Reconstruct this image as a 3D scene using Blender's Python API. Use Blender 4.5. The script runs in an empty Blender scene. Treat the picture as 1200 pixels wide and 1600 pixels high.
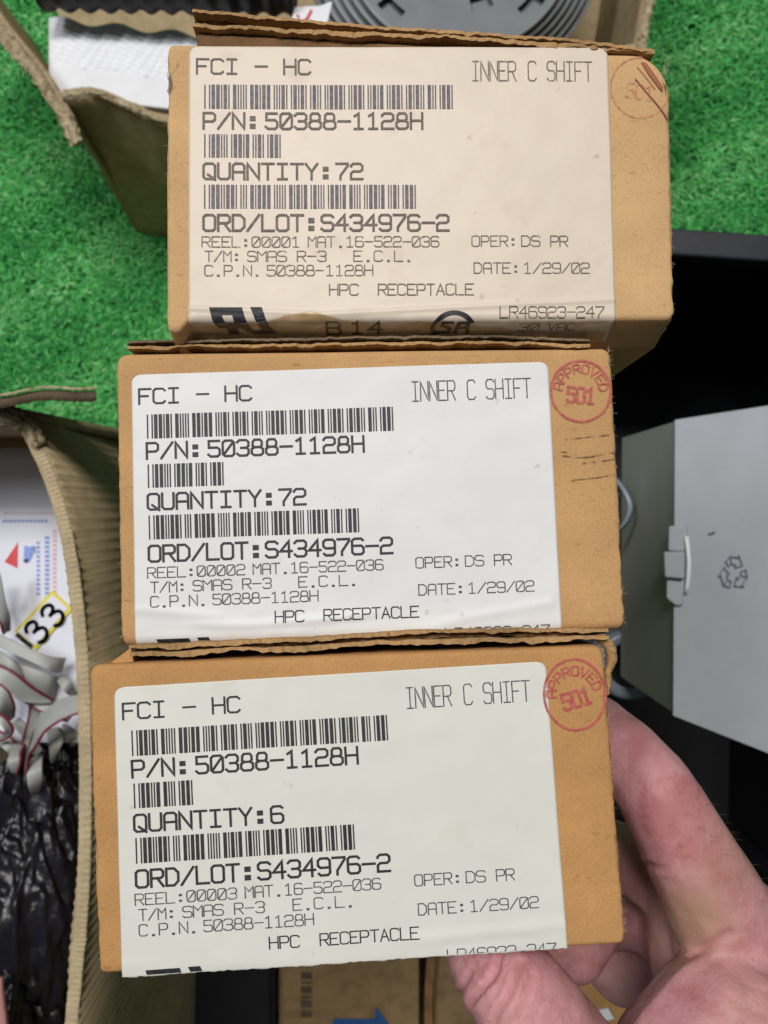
import bpy, bmesh, math, random
import numpy as np
from mathutils import Vector, Matrix, noise
random.seed(7)
rng = np.random.default_rng(7)
SC = bpy.context.scene
COL = SC.collection
PI = math.pi
R = math.radians

# ------------------------------------------------------------------ camera, light, exposure
H = 1.10                       # camera height above the turf (m), looking straight down
F = 1250.0                     # focal length in photograph pixels (1200 x 1600)
cam = bpy.data.cameras.new('camera'); co = bpy.data.objects.new('camera', cam); COL.objects.link(co)
co.location = (0, 0, H); co.rotation_euler = (0, 0, 0)
cam.sensor_fit = 'AUTO'; cam.sensor_width = 36.0; cam.lens = F / 1600 * 36.0
cam.clip_start = 0.01; cam.clip_end = 50
cam.dof.use_dof = True; cam.dof.focus_distance = 0.192; cam.dof.aperture_fstop = 27
SC.camera = co
w = bpy.data.worlds.new('World'); SC.world = w; w.use_nodes = True
w.node_tree.nodes['Background'].inputs[0].default_value = (0.86, 0.93, 1.0, 1)
w.node_tree.nodes['Background'].inputs[1].default_value = 0.065

def area(name, loc, target, sx, sy, power, color):
    l = bpy.data.lights.new(name, 'AREA'); l.shape = 'RECTANGLE'; l.size = sx; l.size_y = sy
    l.energy = power; l.color = color
    o = bpy.data.objects.new(name, l); COL.objects.link(o); o.location = loc
    d = Vector(target) - Vector(loc); o.rotation_euler = d.to_track_quat('-Z', 'Y').to_euler()
    return o
area('ceiling_lamp', (-0.15, 2.3, 5.4), (0, 0.05, 0.7), 2.0, 0.9, 194, (1.0, 0.965, 0.915))
area('ceiling_lamp', (-2.3, 1.5, 4.8), (-.3, 0.1, 0.2), 1.4, 0.7, 92, (0.95, 0.98, 1.0))
SC.view_settings.view_transform = 'Standard'; SC.view_settings.look = 'None'
SC.view_settings.exposure = 0.0; SC.view_settings.gamma = 1.0; SC.view_settings.use_curve_mapping = False

# ------------------------------------------------------------------ helpers
def at(px, py, d):             # photograph pixel at distance d (mm) -> metres
    return Vector(((px - 600) / F * d / 1000, -(py - 800) / F * d / 1000, H - d / 1000))

def tag(o, label=None, cat=None, group=None, kind=None):
    if label: o['label'] = label
    if cat: o['category'] = cat
    if group: o['group'] = group
    if kind: o['kind'] = kind
    return o

def empty(name, loc, label, cat, group=None):
    o = bpy.data.objects.new(name, None); COL.objects.link(o); o.location = loc; o.empty_display_size = 0.02
    tag(o, label, cat, group)
    bpy.context.view_layer.update()
    return o

class MB:
    def __init__(s): s.v = []; s.f = []
    def vert(s, p): s.v.append((p[0], p[1], p[2])); return len(s.v) - 1
    def face(s, pts): n = len(s.v); s.v += [(p[0], p[1], p[2]) for p in pts]; s.f.append(tuple(range(n, n + len(pts))))
    def grid(s, rows, flip=False, close=False):
        n0 = len(s.v); m = len(rows[0])
        for r in rows: s.v += [(p[0], p[1], p[2]) for p in r]
        for i in range(len(rows) - 1):
            for j in range(m if close else m - 1):
                a = n0 + i * m + j; b = n0 + i * m + (j + 1) % m; c = b + m; d = a + m
                s.f.append((a, d, c, b) if flip else (a, b, c, d))
        return n0
    def slab(s, rows, vec):     # closed thick sheet: rows of points and their offset copies
        m = len(rows[0]); k = len(rows)
        n0 = s.grid(rows); n1 = s.grid([[Vector(p) + (vec(i, j) if callable(vec) else vec) for j, p in enumerate(r)] for i, r in enumerate(rows)], True)
        ring = [(0, j) for j in range(m)] + [(i, m - 1) for i in range(1, k)] + [(k - 1, j) for j in range(m - 2, -1, -1)] + [(i, 0) for i in range(k - 2, 0, -1)]
        for q in range(len(ring)):
            a = ring[q]; b = ring[(q + 1) % len(ring)]
            ia = a[0] * m + a[1]; ib = b[0] * m + b[1]
            s.f.append((n0 + ib, n0 + ia, n1 + ia, n1 + ib))
    def hexa(s, top, bot):      # eight-corner solid, top and bottom rings
        n = len(top); a = len(s.v); s.v += [tuple(p) for p in top] + [tuple(p) for p in bot]
        s.f.append(tuple(range(a, a + n))); s.f.append(tuple(range(a + 2 * n - 1, a + n - 1, -1)))
        for i in range(n):
            j = (i + 1) % n; s.f.append((a + j, a + i, a + n + i, a + n + j))
    def tube(s, pts, rad, n=10, jit=0.0):
        pts = [Vector(p) for p in pts]; rows = []
        for i, p in enumerate(pts):
            t = (pts[min(i + 1, len(pts) - 1)] - pts[max(i - 1, 0)]).normalized()
            u = t.orthogonal() if abs(t.z) > .9 else t.cross(Vector((0, 0, 1))).normalized(); u.normalize(); v = t.cross(u)
            r = rad(i) if callable(rad) else rad
            rows.append([p + (u * math.cos(2 * PI * k / n) + v * math.sin(2 * PI * k / n)) * r * (1 + jit * noise.noise(p * 300 + Vector((k * 1.7, 0, 0)))) for k in range(n)])
        s.grid(rows, close=True)
        for r, fl in ((rows[0], True), (rows[-1], False)):
            a = len(s.v); s.v += [tuple(p) for p in r]; s.f.append(tuple(range(a, a + n)) if fl else tuple(range(a + n - 1, a - 1, -1)))
    def build(s, name, mat, parent=None, smooth=False, local=None, weld=False, bevel=0):
        me = bpy.data.meshes.new(name); v = s.v
        if local is not None:
            inv = local.inverted(); v = [tuple(inv @ Vector(p)) for p in v]
        me.from_pydata(v, [], s.f)
        if mat: me.materials.append(mat)
        bm = bmesh.new(); bm.from_mesh(me)
        if weld: bmesh.ops.remove_doubles(bm, verts=bm.verts, dist=1e-6); bmesh.ops.recalc_face_normals(bm, faces=bm.faces)
        if bevel: bmesh.ops.bevel(bm, geom=[e for e in bm.edges if len(e.link_faces) == 2 and e.calc_face_angle() > .5], offset=bevel, segments=3, affect='EDGES', profile=.6)
        bm.to_mesh(me); bm.free()
        if smooth:
            me.polygons.foreach_set('use_smooth', [True] * len(me.polygons))
        me.update()
        o = bpy.data.objects.new(name, me); COL.objects.link(o)
        if parent: o.parent = parent
        return o

def lerp_path(pts, n):          # resample a polyline of tuples (Catmull-Rom) to n points
    P = [np.array(p, float) for p in pts]; P = [2 * P[0] - P[1]] + P + [2 * P[-1] - P[-2]]
    out = []; m = len(pts) - 1
    for k in range(n):
        t = k / (n - 1) * m; i = min(int(t), m - 1); t -= i
        a, b, c, d = P[i:i + 4]
        out.append(0.5 * (2 * b + (c - a) * t + (2 * a - 5 * b + 4 * c - d) * t * t + (3 * b - a - 3 * c + d) * t ** 3))
    return out

def interp(x, xs, ys): return float(np.interp(x, xs, ys))
def nz(x, y=0., z=0.): return noise.noise(Vector((x, y, z)))

# ------------------------------------------------------------------ materials
def new_mat(name):
    m = bpy.data.materials.new(name); m.use_nodes = True
    return m, m.node_tree, m.node_tree.nodes['Principled BSDF']
def node(nt, t, **kw):
    n = nt.nodes.new(t)
    for k, v in kw.items(): setattr(n, k, v)
    return n
def ramp(nt, fac, stops):
    r = node(nt, 'ShaderNodeValToRGB'); e = r.color_ramp.elements
    while len(e) < len(stops): e.new(0.5)
    for k, (p, c) in enumerate(stops): e[k].position = p; e[k].color = (*c, 1)
    nt.links.new(fac, r.inputs[0]); return r.outputs[0]
def tex_noise(nt, scale, detail=4, rough=.55, vec=None, stretch=None):
    tc = node(nt, 'ShaderNodeTexCoord'); src = tc.outputs['Object']
    if stretch:
        mp = node(nt, 'ShaderNodeMapping'); mp.inputs['Scale'].default_value = stretch; nt.links.new(src, mp.inputs[0]); src = mp.outputs[0]
    n = node(nt, 'ShaderNodeTexNoise'); n.inputs['Scale'].default_value = scale; n.inputs['Detail'].default_value = detail; n.inputs['Roughness'].default_value = rough
    nt.links.new(src, n.inputs['Vector']); return n.outputs['Fac']
def mixc(nt, fac, a, b, mode='MIX'):
    m = node(nt, 'ShaderNodeMix', data_type='RGBA', blend_type=mode)
    for sock, val in ((m.inputs[0], fac), (m.inputs[6], a), (m.inputs[7], b)):
        if hasattr(val, 'is_output'): nt.links.new(val, sock)
        elif isinstance(val, (int, float)): sock.default_value = val
        else: sock.default_value = (*val, 1)
    return m.outputs[2]
def bump(nt, p, h, strength, dist):
    b = node(nt, 'ShaderNodeBump'); b.inputs['Strength'].default_value = strength; b.inputs['Distance'].default_value = dist
    nt.links.new(h, b.inputs['Height']); nt.links.new(b.outputs[0], p.inputs['Normal'])

def mat_card(name, c, dark=.80, fine=2300, rough=.85, bs=.3):
    m, nt, p = new_mat(name)
    a = tex_noise(nt, 70, 5, .6); b = tex_noise(nt, fine, 3, .7); s = tex_noise(nt, 620, 3, .6, stretch=(.35, 1, 1))
    base = ramp(nt, a, [(.3, tuple(x * dark * 1.12 for x in c)), (.55, c), (.75, tuple(min(1, x * 1.12) for x in c))])
    g = ramp(nt, b, [(.27, (.60,) * 3), (.46, (1, 1, 1)), (.74, (1.13,) * 3)])
    base = mixc(nt, .8, base, g, 'MULTIPLY')
    fl = ramp(nt, s, [(.27, (.66, .56, .46)), (.36, (1, 1, 1)), (.66, (1, 1, 1)), (.74, (1.12, 1.12, 1.10))])
    base = mixc(nt, .6, base, fl, 'MULTIPLY')
    nt.links.new(base, p.inputs['Base Color']); p.inputs['Roughness'].default_value = rough
    p.inputs['Specular IOR Level'].default_value = .25
    bump(nt, p, b, bs, .0004)
    return m
def mat_label(name, c, spot, gloss=.45, dirt=.0):
    m, nt, p = new_mat(name)
    a = tex_noise(nt, 45, 5, .6); s = tex_noise(nt, 260, 2, .5); b = tex_noise(nt, 90, 3, .55)
    base = ramp(nt, a, [(.3, tuple(x * .95 for x in c)), (.6, c), (.8, tuple(min(1, x * 1.03) for x in c))])
    sp = ramp(nt, s, [(.21, spot), (.275, (1, 1, 1))])
    base = mixc(nt, .55, base, sp, 'MULTIPLY')
    if dirt:
        dz = ramp(nt, b, [(.60, (1, 1, 1)), (.78, (.66, .57, .47))]); base = mixc(nt, dirt, base, dz, 'MULTIPLY')
    nt.links.new(base, p.inputs['Base Color']); p.inputs['Roughness'].default_value = gloss
    p.inputs['Specular IOR Level'].default_value = .35
    bump(nt, p, tex_noise(nt, 120, 4, .5), .12, .001)
    return m
def mat_ink(name, c, c2, scale=900, alpha=None, thr=.5):
    m, nt, p = new_mat(name)
    a = tex_noise(nt, scale, 3, .6)
    nt.links.new(ramp(nt, a, [(.35, c), (.68, c2)]), p.inputs['Base Color']); p.inputs['Roughness'].default_value = .6
    if alpha is not None:
        b = tex_noise(nt, 700, 4, .7)
        al = ramp(nt, b, [(thr - .12, (alpha[0],) * 3), (thr + .12, (alpha[1],) * 3)])
        nt.links.new(al, p.inputs['Alpha'])
    return m
def mat_plain(name, c, rough=.5, var=.12, scale=60, bs=0., bscale=300, spec=.5, metal=0):
    m, nt, p = new_mat(name)
    a = tex_noise(nt, scale, 4, .6)
    nt.links.new(ramp(nt, a, [(.3, tuple(x * (1 - var) for x in c)), (.7, tuple(min(1, x * (1 + var)) for x in c))]), p.inputs['Base Color'])
    p.inputs['Roughness'].default_value = rough; p.inputs['Specular IOR Level'].default_value = spec; p.inputs['Metallic'].default_value = metal
    if bs: bump(nt, p, tex_noise(nt, bscale, 4, .6), bs, .001)
    return m

M = {}
M['kraft_top'] = mat_card('kraft card pale', (.56, .355, .17))
M['kraft_mid'] = mat_card('kraft card', (.50, .29, .125))
M['kraft_low'] = mat_card('kraft card deep', (.47, .25, .095))
M['kraft_edge'] = mat_card('kraft torn edge', (.42, .25, .11), dark=.55, fine=900, bs=.8)
M['kraft_core'] = mat_card('shaded kraft fluting', (.20, .105, .045), dark=.5, bs=.6)  # fluting coloured dark to hold the shade inside board gaps
M['rim_card'] = mat_card('carton rim', (.45, .36, .22), dark=.7, fine=700, bs=.5)
M['shaded_dirty_edge'] = mat_card('shaded dirty card edge', (.19, .135, .08), dark=.4, bs=.6)  # dirt plus the shade of the box above, both put into the colour
M['dark_core'] = mat_card('dark fluting and gap shade', (.11, .08, .05), dark=.5, bs=.6)
M['old_card'] = mat_card('old grey carton', (.40, .31, .18), dark=.7, fine=900, bs=.4)
def mat_torn():
    m, nt, p = new_mat('old torn carton rim'); a = tex_noise(nt, 130, 5, .7); b = tex_noise(nt, 330, 4, .7)
    base = ramp(nt, a, [(.36, (.09, .06, .03)), (.44, (.38, .30, .18)), (.60, (.50, .42, .28)), (.72, (.62, .56, .44))])
    base = mixc(nt, .8, base, ramp(nt, b, [(.35, (.45, .40, .33)), (.5, (1, 1, 1))]), 'MULTIPLY')
    nt.links.new(base, p.inputs['Base Color']); p.inputs['Roughness'].default_value = .9; p.inputs['Specular IOR Level'].default_value = .2
    bump(nt, p, b, .6, .0012); return m
M['old_edge'] = mat_torn()
M['carton'] = mat_card('brown carton', (.215, .145, .07), dark=.6)  # base brown lowered to carry the shadow lying on these cartons
M['lab_top'] = mat_label('aged label', (.665, .565, .465), (.62, .54, .45), .42, .42)
M['lab_mid'] = mat_label('white label', (.70, .695, .69), (.60, .56, .50), .5, .22)
M['lab_low'] = mat_label('cream label', (.66, .655, .60), (.56, .53, .46), .55, .25)
M['ink'] = mat_ink('label ink', (.008, .008, .011), (.028, .028, .036), 900, (.72, 1), .34)
M['ink_top'] = mat_ink('faded label ink', (.075, .055, .05), (.17, .125, .10))
M['ink_bar_top'] = mat_ink('faded bar ink', (.06, .06, .085), (.17, .14, .14))
M['ink_thin'] = mat_ink('thin label ink', (.03, .03, .034), (.10, .10, .10), 900, (.45, 1), .40)
M['ink_thin_top'] = mat_ink('thin faded ink', (.10, .075, .06), (.20, .15, .11), 900, (.4, 1), .42)
M['stamp'] = mat_ink('red stamp ink', (.42, .055, .06), (.55, .13, .11), 600, (.25, .95), .46)
M['stamp_faint'] = mat_ink('faint red stamp ink', (.52, .12, .11), (.6, .22, .17), 600, (.05, .7), .5)
M['scuff'] = mat_ink('dark scuff', (.06, .035, .02), (.14, .08, .04), 800, (.0, .9), .52)
M['gash'] = mat_card('torn card gash', (.36, .13, .075), dark=.5)
M['black'] = mat_plain('black plastic', (.007, .0075, .010), .5, .2, 40, .15, 160, .35)
M['crate_lip'] = mat_plain('crate plastic', (.012, .014, .022), .5, .25, 30, .2, 120)
M['bag'] = mat_plain('black bag film', (.008, .008, .013), .30, .2, 60, .6, 260, .5)
M['grey_card'] = mat_label('grey white board', (.39, .405, .445), (.62, .62, .66), .7, .18)
M['grey_side'] = mat_label('grey board side', (.40, .38, .36), (.8, .8, .82), .75, .0)
M['reel'] = mat_plain('grey reel plastic', (.15, .17, .19), .55, .12, 30, .1, 400)
M['reel_edge'] = mat_plain('reel edge plastic', (.27, .29, .30), .5, .15, 30)
M['foam'] = mat_plain('white foam', (.82, .83, .87), .8, .03, 60, .3, 200)
M['paper'] = mat_plain('white paper', (.72, .73, .82), .6, .03, 30)
M['cable'] = mat_plain('grey ribbon cable', (.33, .34, .325), .5, .10, 90)
M['wire'] = mat_plain('red wire', (.17, .012, .035), .5, .2, 90)
M['yellow'] = mat_plain('yellow border', (.75, .62, .03), .6, .08, 60)
M['marker'] = mat_plain('black marker', (.01, .01, .015), .5, .1, 60)
M['red'] = mat_plain('red print', (.62, .06, .07), .6, .15, 90)
M['blue'] = mat_plain('blue print', (.22, .30, .62), .6, .2, 120)
M['navy'] = mat_plain('dark blue print', (.03, .035, .16), .6, .2, 120)
M['pinkp'] = mat_plain('pale pink print', (.72, .42, .48), .6, .15, 120)
M['arrow'] = mat_plain('blue arrow print', (.01, .07, .22), .6, .15, 80)
M['pale_blue'] = mat_plain('blue grey plastic', (.22, .27, .32), .3, .2, 50)
M['pink'] = mat_plain('pink cloth', (.42, .20, .19), .8, .1, 80, .3, 600)
M['soft_print'] = mat_plain('faded carton print', (.06, .045, .03), .8, .3, 90)
M['symbol'] = mat_plain('symbol ink', (.17, .18, .26), .7, .2, 200)
def mat_tape():
    m, nt, p = new_mat('amber tape'); out = nt.nodes['Material Output']
    t = node(nt, 'ShaderNodeBsdfTransparent'); g_ = node(nt, 'ShaderNodeBsdfGlossy'); g_.inputs['Roughness'].default_value = .25
    nt.links.new(ramp(nt, tex_noise(nt, 160, 4, .6), [(.3, (.87, .81, .69)), (.7, (.95, .91, .84))]), t.inputs['Color'])
    mx = node(nt, 'ShaderNodeMixShader'); mx.inputs[0].default_value = .04
    nt.links.new(t.outputs[0], mx.inputs[1]); nt.links.new(g_.outputs[0], mx.inputs[2]); nt.links.new(mx.outputs[0], out.inputs['Surface'])
    return m
M['tape'] = mat_tape()
M['fibre'] = mat_plain('paper fibre', (.62, .52, .38), .8, .15, 80)

def mat_skin():
    m, nt, p = new_mat('skin')
    a = tex_noise(nt, 38, 5, .6); b = tex_noise(nt, 160, 4, .65); c = tex_noise(nt, 900, 3, .6)
    base = ramp(nt, a, [(.30, (.45, .18, .19)), (.44, (.54, .262, .285)), (.60, (.49, .25, .235)), (.78, (.56, .32, .315))])
    mot = ramp(nt, b, [(.32, (.80, .66, .66)), (.52, (1, 1, 1)), (.76, (1.08, 1.07, 1.03))])
    base = mixc(nt, .75, base, mot, 'MULTIPLY')
    base = mixc(nt, .5, base, ramp(nt, tex_noise(nt, 520, 2, .5), [(.24, (.62, .5, .46)), (.31, (1, 1, 1)), (.66, (1, 1, 1)), (.76, (1.14, 1.1, 1.08))]), 'MULTIPLY')
    at_ = node(nt, 'ShaderNodeAttribute'); at_.attribute_name = 'tan'
    base = mixc(nt, at_.outputs['Fac'], base, (.40, .25, .15))
    rd_ = node(nt, 'ShaderNodeAttribute'); rd_.attribute_name = 'redness'
    base = mixc(nt, rd_.outputs['Fac'], base, (.44, .17, .165))
    nt.links.new(base, p.inputs['Base Color'])
    p.inputs['Subsurface Weight'].default_value = .22; p.inputs['Subsurface Radius'].default_value = (1, .35, .22); p.inputs['Subsurface Scale'].default_value = .0035
    p.inputs['Roughness'].default_value = .55; p.inputs['Specular IOR Level'].default_value = .32
    f1 = tex_noise(nt, 700, 4, .6, stretch=(1, .4, 1)); f2 = tex_noise(nt, 1500, 2, .6)
    vo = node(nt, 'ShaderNodeTexVoronoi'); vo.inputs['Scale'].default_value = 1100; vo.inputs['Randomness'].default_value = 1
    tc = node(nt, 'ShaderNodeTexCoord'); mp = node(nt, 'ShaderNodeMapping'); mp.inputs['Scale'].default_value = (1, .6, .8); mp.inputs['Rotation'].default_value = (0, 0, .7)
    nt.links.new(tc.outputs['Object'], mp.inputs[0]); nt.links.new(mp.outputs[0], vo.inputs['Vector'])
    mx = mixc(nt, .35, mixc(nt, .4, f1, f2), vo.outputs['Distance'])
    bump(nt, p, mx, .42, .0006)
    return m
M['skin'] = mat_skin()
M['hair'] = mat_plain('fine hair', (.10, .06, .035), .5, .2, 80)

def mat_turf(name, c):
    m, nt, p = new_mat(name)
    a = tex_noise(nt, 22, 3, .6); g = node(nt, 'ShaderNodeAttribute'); g.attribute_name = 'tone'
    base = ramp(nt, g.outputs['Fac'], [(0, (c[0] * .35, c[1] * .42, c[2] * .6)), (.45, c), (.75, (c[0] * 2.2, c[1] * 1.15, c[2] * 1.9)), (1, (c[0] * 4.2, c[1] * 1.4, c[2] * 3.0))])
    base = mixc(nt, .5, base, ramp(nt, a, [(.3, (.75, .8, .8)), (.7, (1.1, 1.05, 1))]), 'MULTIPLY')
    nt.links.new(base, p.inputs['Base Color']); p.inputs['Roughness'].default_value = .6; p.inputs['Specular IOR Level'].default_value = .18
    return m
M['turf'] = mat_turf('plastic grass', (.088, .54, .112))
M['ground'] = mat_plain('turf backing', (.03, .20, .05), .9, .3, 120)

# ------------------------------------------------------------------ ground and turf
g = MB(); n = 24; S = 6.0
g.grid([[(-S + 2 * S * j / n, -S + 2 * S * i / n, 0) for j in range(n + 1)] for i in range(n + 1)])
tag(g.build('ground', M['ground']), kind='structure')
def turf(nb, x0, x1, y0, y1, name='artificial_grass'):
    x = rng.uniform(x0, x1, nb); y = rng.uniform(y0, y1, nb)
    cl = np.round(x / 0.0068) * 131.7 + np.round(y / .0068) * 77.1          # blades lean together in tufts
    a = np.sin(cl * 12.9898) * 43758.5453; a = (a - np.floor(a)) * 2 * PI + rng.normal(0, .8, nb)
    L = rng.uniform(.010, .019, nb); lean = rng.uniform(.5, 1.45, nb); wd = rng.uniform(.0006, .0013, nb)
    dx, dy = np.cos(a), np.sin(a); px, py = -dy, dx
    z0 = np.zeros(nb)
    V = np.zeros((nb, 5, 3))
    def put(k, s, t, ww, sg):
        h = L * (t * np.cos(lean * t)); o = L * t * np.sin(lean * t * 1.15)
        V[:, k, 0] = x + dx * o + px * wd * ww * sg; V[:, k, 1] = y + dy * o + py * wd * ww * sg; V[:, k, 2] = .001 + h
    put(0, 0, 0, 1, -1); put(1, 0, 0, 1, 1); put(2, 0, .6, .9, 1); put(3, 0, .6, .9, -1); put(4, 0, 1.0, .1, 0)
    me = bpy.data.meshes.new(name)
    base = np.arange(nb)[:, None] * 5
    quads = (base + np.array([0, 1, 2, 3])).ravel(); tris = (base + np.array([3, 2, 4])).ravel()
    me.vertices.add(nb * 5); me.vertices.foreach_set('co', V.ravel())
    me.loops.add(nb * 7); me.loops.foreach_set('vertex_index', np.concatenate([quads, tris]))
    me.polygons.add(nb * 2)
    me.polygons.foreach_set('loop_start', np.concatenate([np.arange(nb) * 4, nb * 4 + np.arange(nb) * 3]))
    at_ = me.attributes.new('tone', 'FLOAT', 'POINT')
    tone = np.clip(rng.normal(.42, .26, nb) + .16 * np.sin(cl * 3.1), 0, 1)
    at_.data.foreach_set('value', np.repeat(tone, 5))
    me.materials.append(M['turf']); me.update(calc_edges=True); me.validate()
    o = bpy.data.objects.new(name, me); COL.objects.link(o); tag(o, 'short bright green artificial turf covering the floor', 'artificial grass', kind='stuff')
turf(700000, -1.1, 1.1, -1.2, 1.2)

# ------------------------------------------------------------------ cartons standing on the turf
def board_wall(mb, rim, foot, thick, n=120, rows=14, ripple=.0, pitch=.007, bulge=0.0, rag=.0, inward=1):
    """Corrugated wall from a rim curve to a foot curve; real thickness, ripples and a ragged rim."""
    A = [Vector(p) for p in rim]; B = [Vector(p) for p in foot]
    A = [Vector(p) for p in lerp_path([tuple(p) for p in A], n)]; B = [Vector(p) for p in lerp_path([tuple(p) for p in B], n)]
    rws = []; s = 0
    for i in range(rows):
        t = i / (rows - 1); r = []; s = 0
        for j in range(n):
            p = A[j].lerp(B[j], t)
            if j: s += (A[j] - A[j - 1]).length
            tan = (A[min(j + 1, n - 1)] - A[max(j - 1, 0)]).normalized(); nrm = Vector((tan.y, -tan.x, 0)).normalized()
            p = p + nrm * (ripple * math.sin(2 * PI * s / pitch) + bulge * math.sin(PI * t) + .004 * nz(p.x * 14, p.y * 14, p.z * 9))
            if i == 0: p = p + Vector((0, 0, rag * (nz(s * 160, 3) + .7 * nz(s * 520, 9))))
            r.append(p)
        rws.append(r)
    def vec(i, j):
        tan = (A[min(j + 1, n - 1)] - A[max(j - 1, 0)]).normalized()
        return Vector((-tan.y, tan.x, 0)).normalized() * thick * inward
    mb.slab(rws, vec)

def torn_rim(mb, pts, r, n=240, seed=0., rough=.75):
    """delaminated rim: several ragged paper layers lying over one another along the edge"""
    P = [Vector(p) for p in lerp_path([tuple(p) for p in pts], n)]
    for L in range(4):
        rows = []
        for i, p in enumerate(P):
            tan = (P[min(i + 1, n - 1)] - P[max(i - 1, 0)]).normalized(); u = Vector((tan.y, -tan.x, 0)).normalized()
            s_ = i * (P[1] - P[0]).length * 1000
            e = min(1, i / 5, (n - 1 - i) / 5) + .03; sh = L * 7.3 + seed * 3.1
            a = -r * e * (.75 + rough * (.8 * nz(s_ * .035, sh) + .5 * nz(s_ * .14, sh + 1) + .35 * nz(s_ * .5, sh + 2))) * (1 - .16 * L)
            b = r * e * (.75 + rough * (.8 * nz(s_ * .03, sh + 3) + .5 * nz(s_ * .15, sh + 4) + .35 * nz(s_ * .55, sh + 5))) * (1 - .16 * L)
            row = []
            for q in range(7):
                t = q / 6
                row.append(p + u * (a + (b - a) * t) + Vector((0, 0, .0013 * (L - 1) + .0012 * nz(s_ * .09, t * 2, sh) + .0009 * nz(s_ * .4, t * 4, sh + 6))))
            rows.append(row)
        mb.slab(rows, Vector((0, 0, -.0006)))

# upper carton (holds the reels)
d = 830
root = empty('carton', at(218, 368, 1098), 'open worn carton behind the topmost labelled box, holding grey reels and white foam', 'carton')
loc = root.matrix_world.copy()
wl = MB()
rimN = [at(98, 150, d), at(150, 148, d), at(205, 168, d), at(262, 188, d), at(400, 185, d), at(620, 150, d), at(820, 112, d), at(1004, 74, d)]
footN = [at(216, 366, 1095), at(240, 372, 1095), at(270, 374, 1095), at(310, 374, 1095), at(430, 360, 1095), at(620, 320, 1095), at(770, 290, 1095), at(905, 255, 1095)]
board_wall(wl, rimN, footN, .005, rag=.002, bulge=.006)
wl.build('wall', M['old_card'], root, True, loc)
wl = MB()
board_wall(wl, [at(112, 185, d), at(60, 108, d), at(0, 25, d), at(-60, -60, d), at(-120, -150, d)], [at(216, 364, 1095), at(180, 290, 1095), at(140, 220, 1095), at(90, 140, 1095), at(50, 70, 1095)], .006, rag=.003, inward=-1)
wl.build('wall', M['old_card'], root, True, loc)
wl = MB()
board_wall(wl, [at(1004, 76, d), at(1010, 30, d), at(1020, -40, d), at(1040, -160, d)], [at(905, 255, 1095), at(920, 160, 1095), at(936, 40, 1095), at(960, -120, 1095)], .007, rag=.003, inward=1)
wl.build('wall', M['old_card'], root, True, loc)
tr = MB(); torn_rim(tr, [at(121, 226, 822), at(104, 188, 826), at(62, 125, 826), at(30, 84, 826), at(-20, 22, 826), at(-90, -70, 826)], .0078, n=320)
tr.build('torn_rim', M['old_edge'], root, True, loc)
tr = MB(); torn_rim(tr, [at(96, 152, 826), at(125, 148, 826), at(155, 146, 826), at(200, 166, 826), at(265, 189, 826), at(400, 184, 826)], .0042, seed=5, n=320)
tr.build('torn_rim', M['old_edge'], root, True, loc)
tr = MB(); torn_rim(tr, [at(1003, 80, 826), at(1009, 40, 826), at(1019, -30, 826), at(1038, -150, 826)], .0065, seed=9)
tr.build('torn_rim', M['old_edge'], root, True, loc)
bt = MB(); bt.hexa([at(246, 350, 1062), at(900, 240, 1062), at(965, -150, 1062), at(10, -150, 1062)], [at(246, 350, 1070), at(900, 240, 1070), at(965, -150, 1070), at(10, -150, 1070)])
bt.build('floor_panel', M['old_card'], root, False, loc)

# white foam block: wavy top surface
fm = MB(); rows = []
n = 70
for i in range(n):
    t = i / (n - 1); r = []
    for j in range(n):
        s = j / (n - 1); px = 76 + s * 290; py = 150 + s * 34 - t * (122 + 5 * math.sin(s * 21))
        dd = 862 + (0 if t < .42 else (t - .42) * 46) + 2.2 * math.sin(s * 21 + .6) * t + (2.0 * math.sin(s * 75 + t * 30) * math.sin(t * 60 - s * 40) if t > .42 else 0)
        e = min(t, 1 - t, s, 1 - s) * 40
        r.append(at(px, py, dd + (3 * (1 - min(1, e)) ** 2)))
    rows.append(r)
fm.slab(rows, Vector((0, 0, -.10)))
tag(fm.build('foam_block', M['foam'], None, True), 'white wavy foam block tucked in the corner of the upper carton', 'foam block')

# black ribbed tube behind the foam
tb = MB()
P = [at(60 + 400 * k / 160, -36 + 8 * k / 160, 842) for k in range(161)]
tb.tube(P, lambda i: .030 + .0022 * math.sin(i * 2 * PI / 13), 24)
tag(tb.build('ribbed_hose', M['black'], None, True), 'black ribbed hose lying behind the white foam in the upper carton', 'hose')

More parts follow.
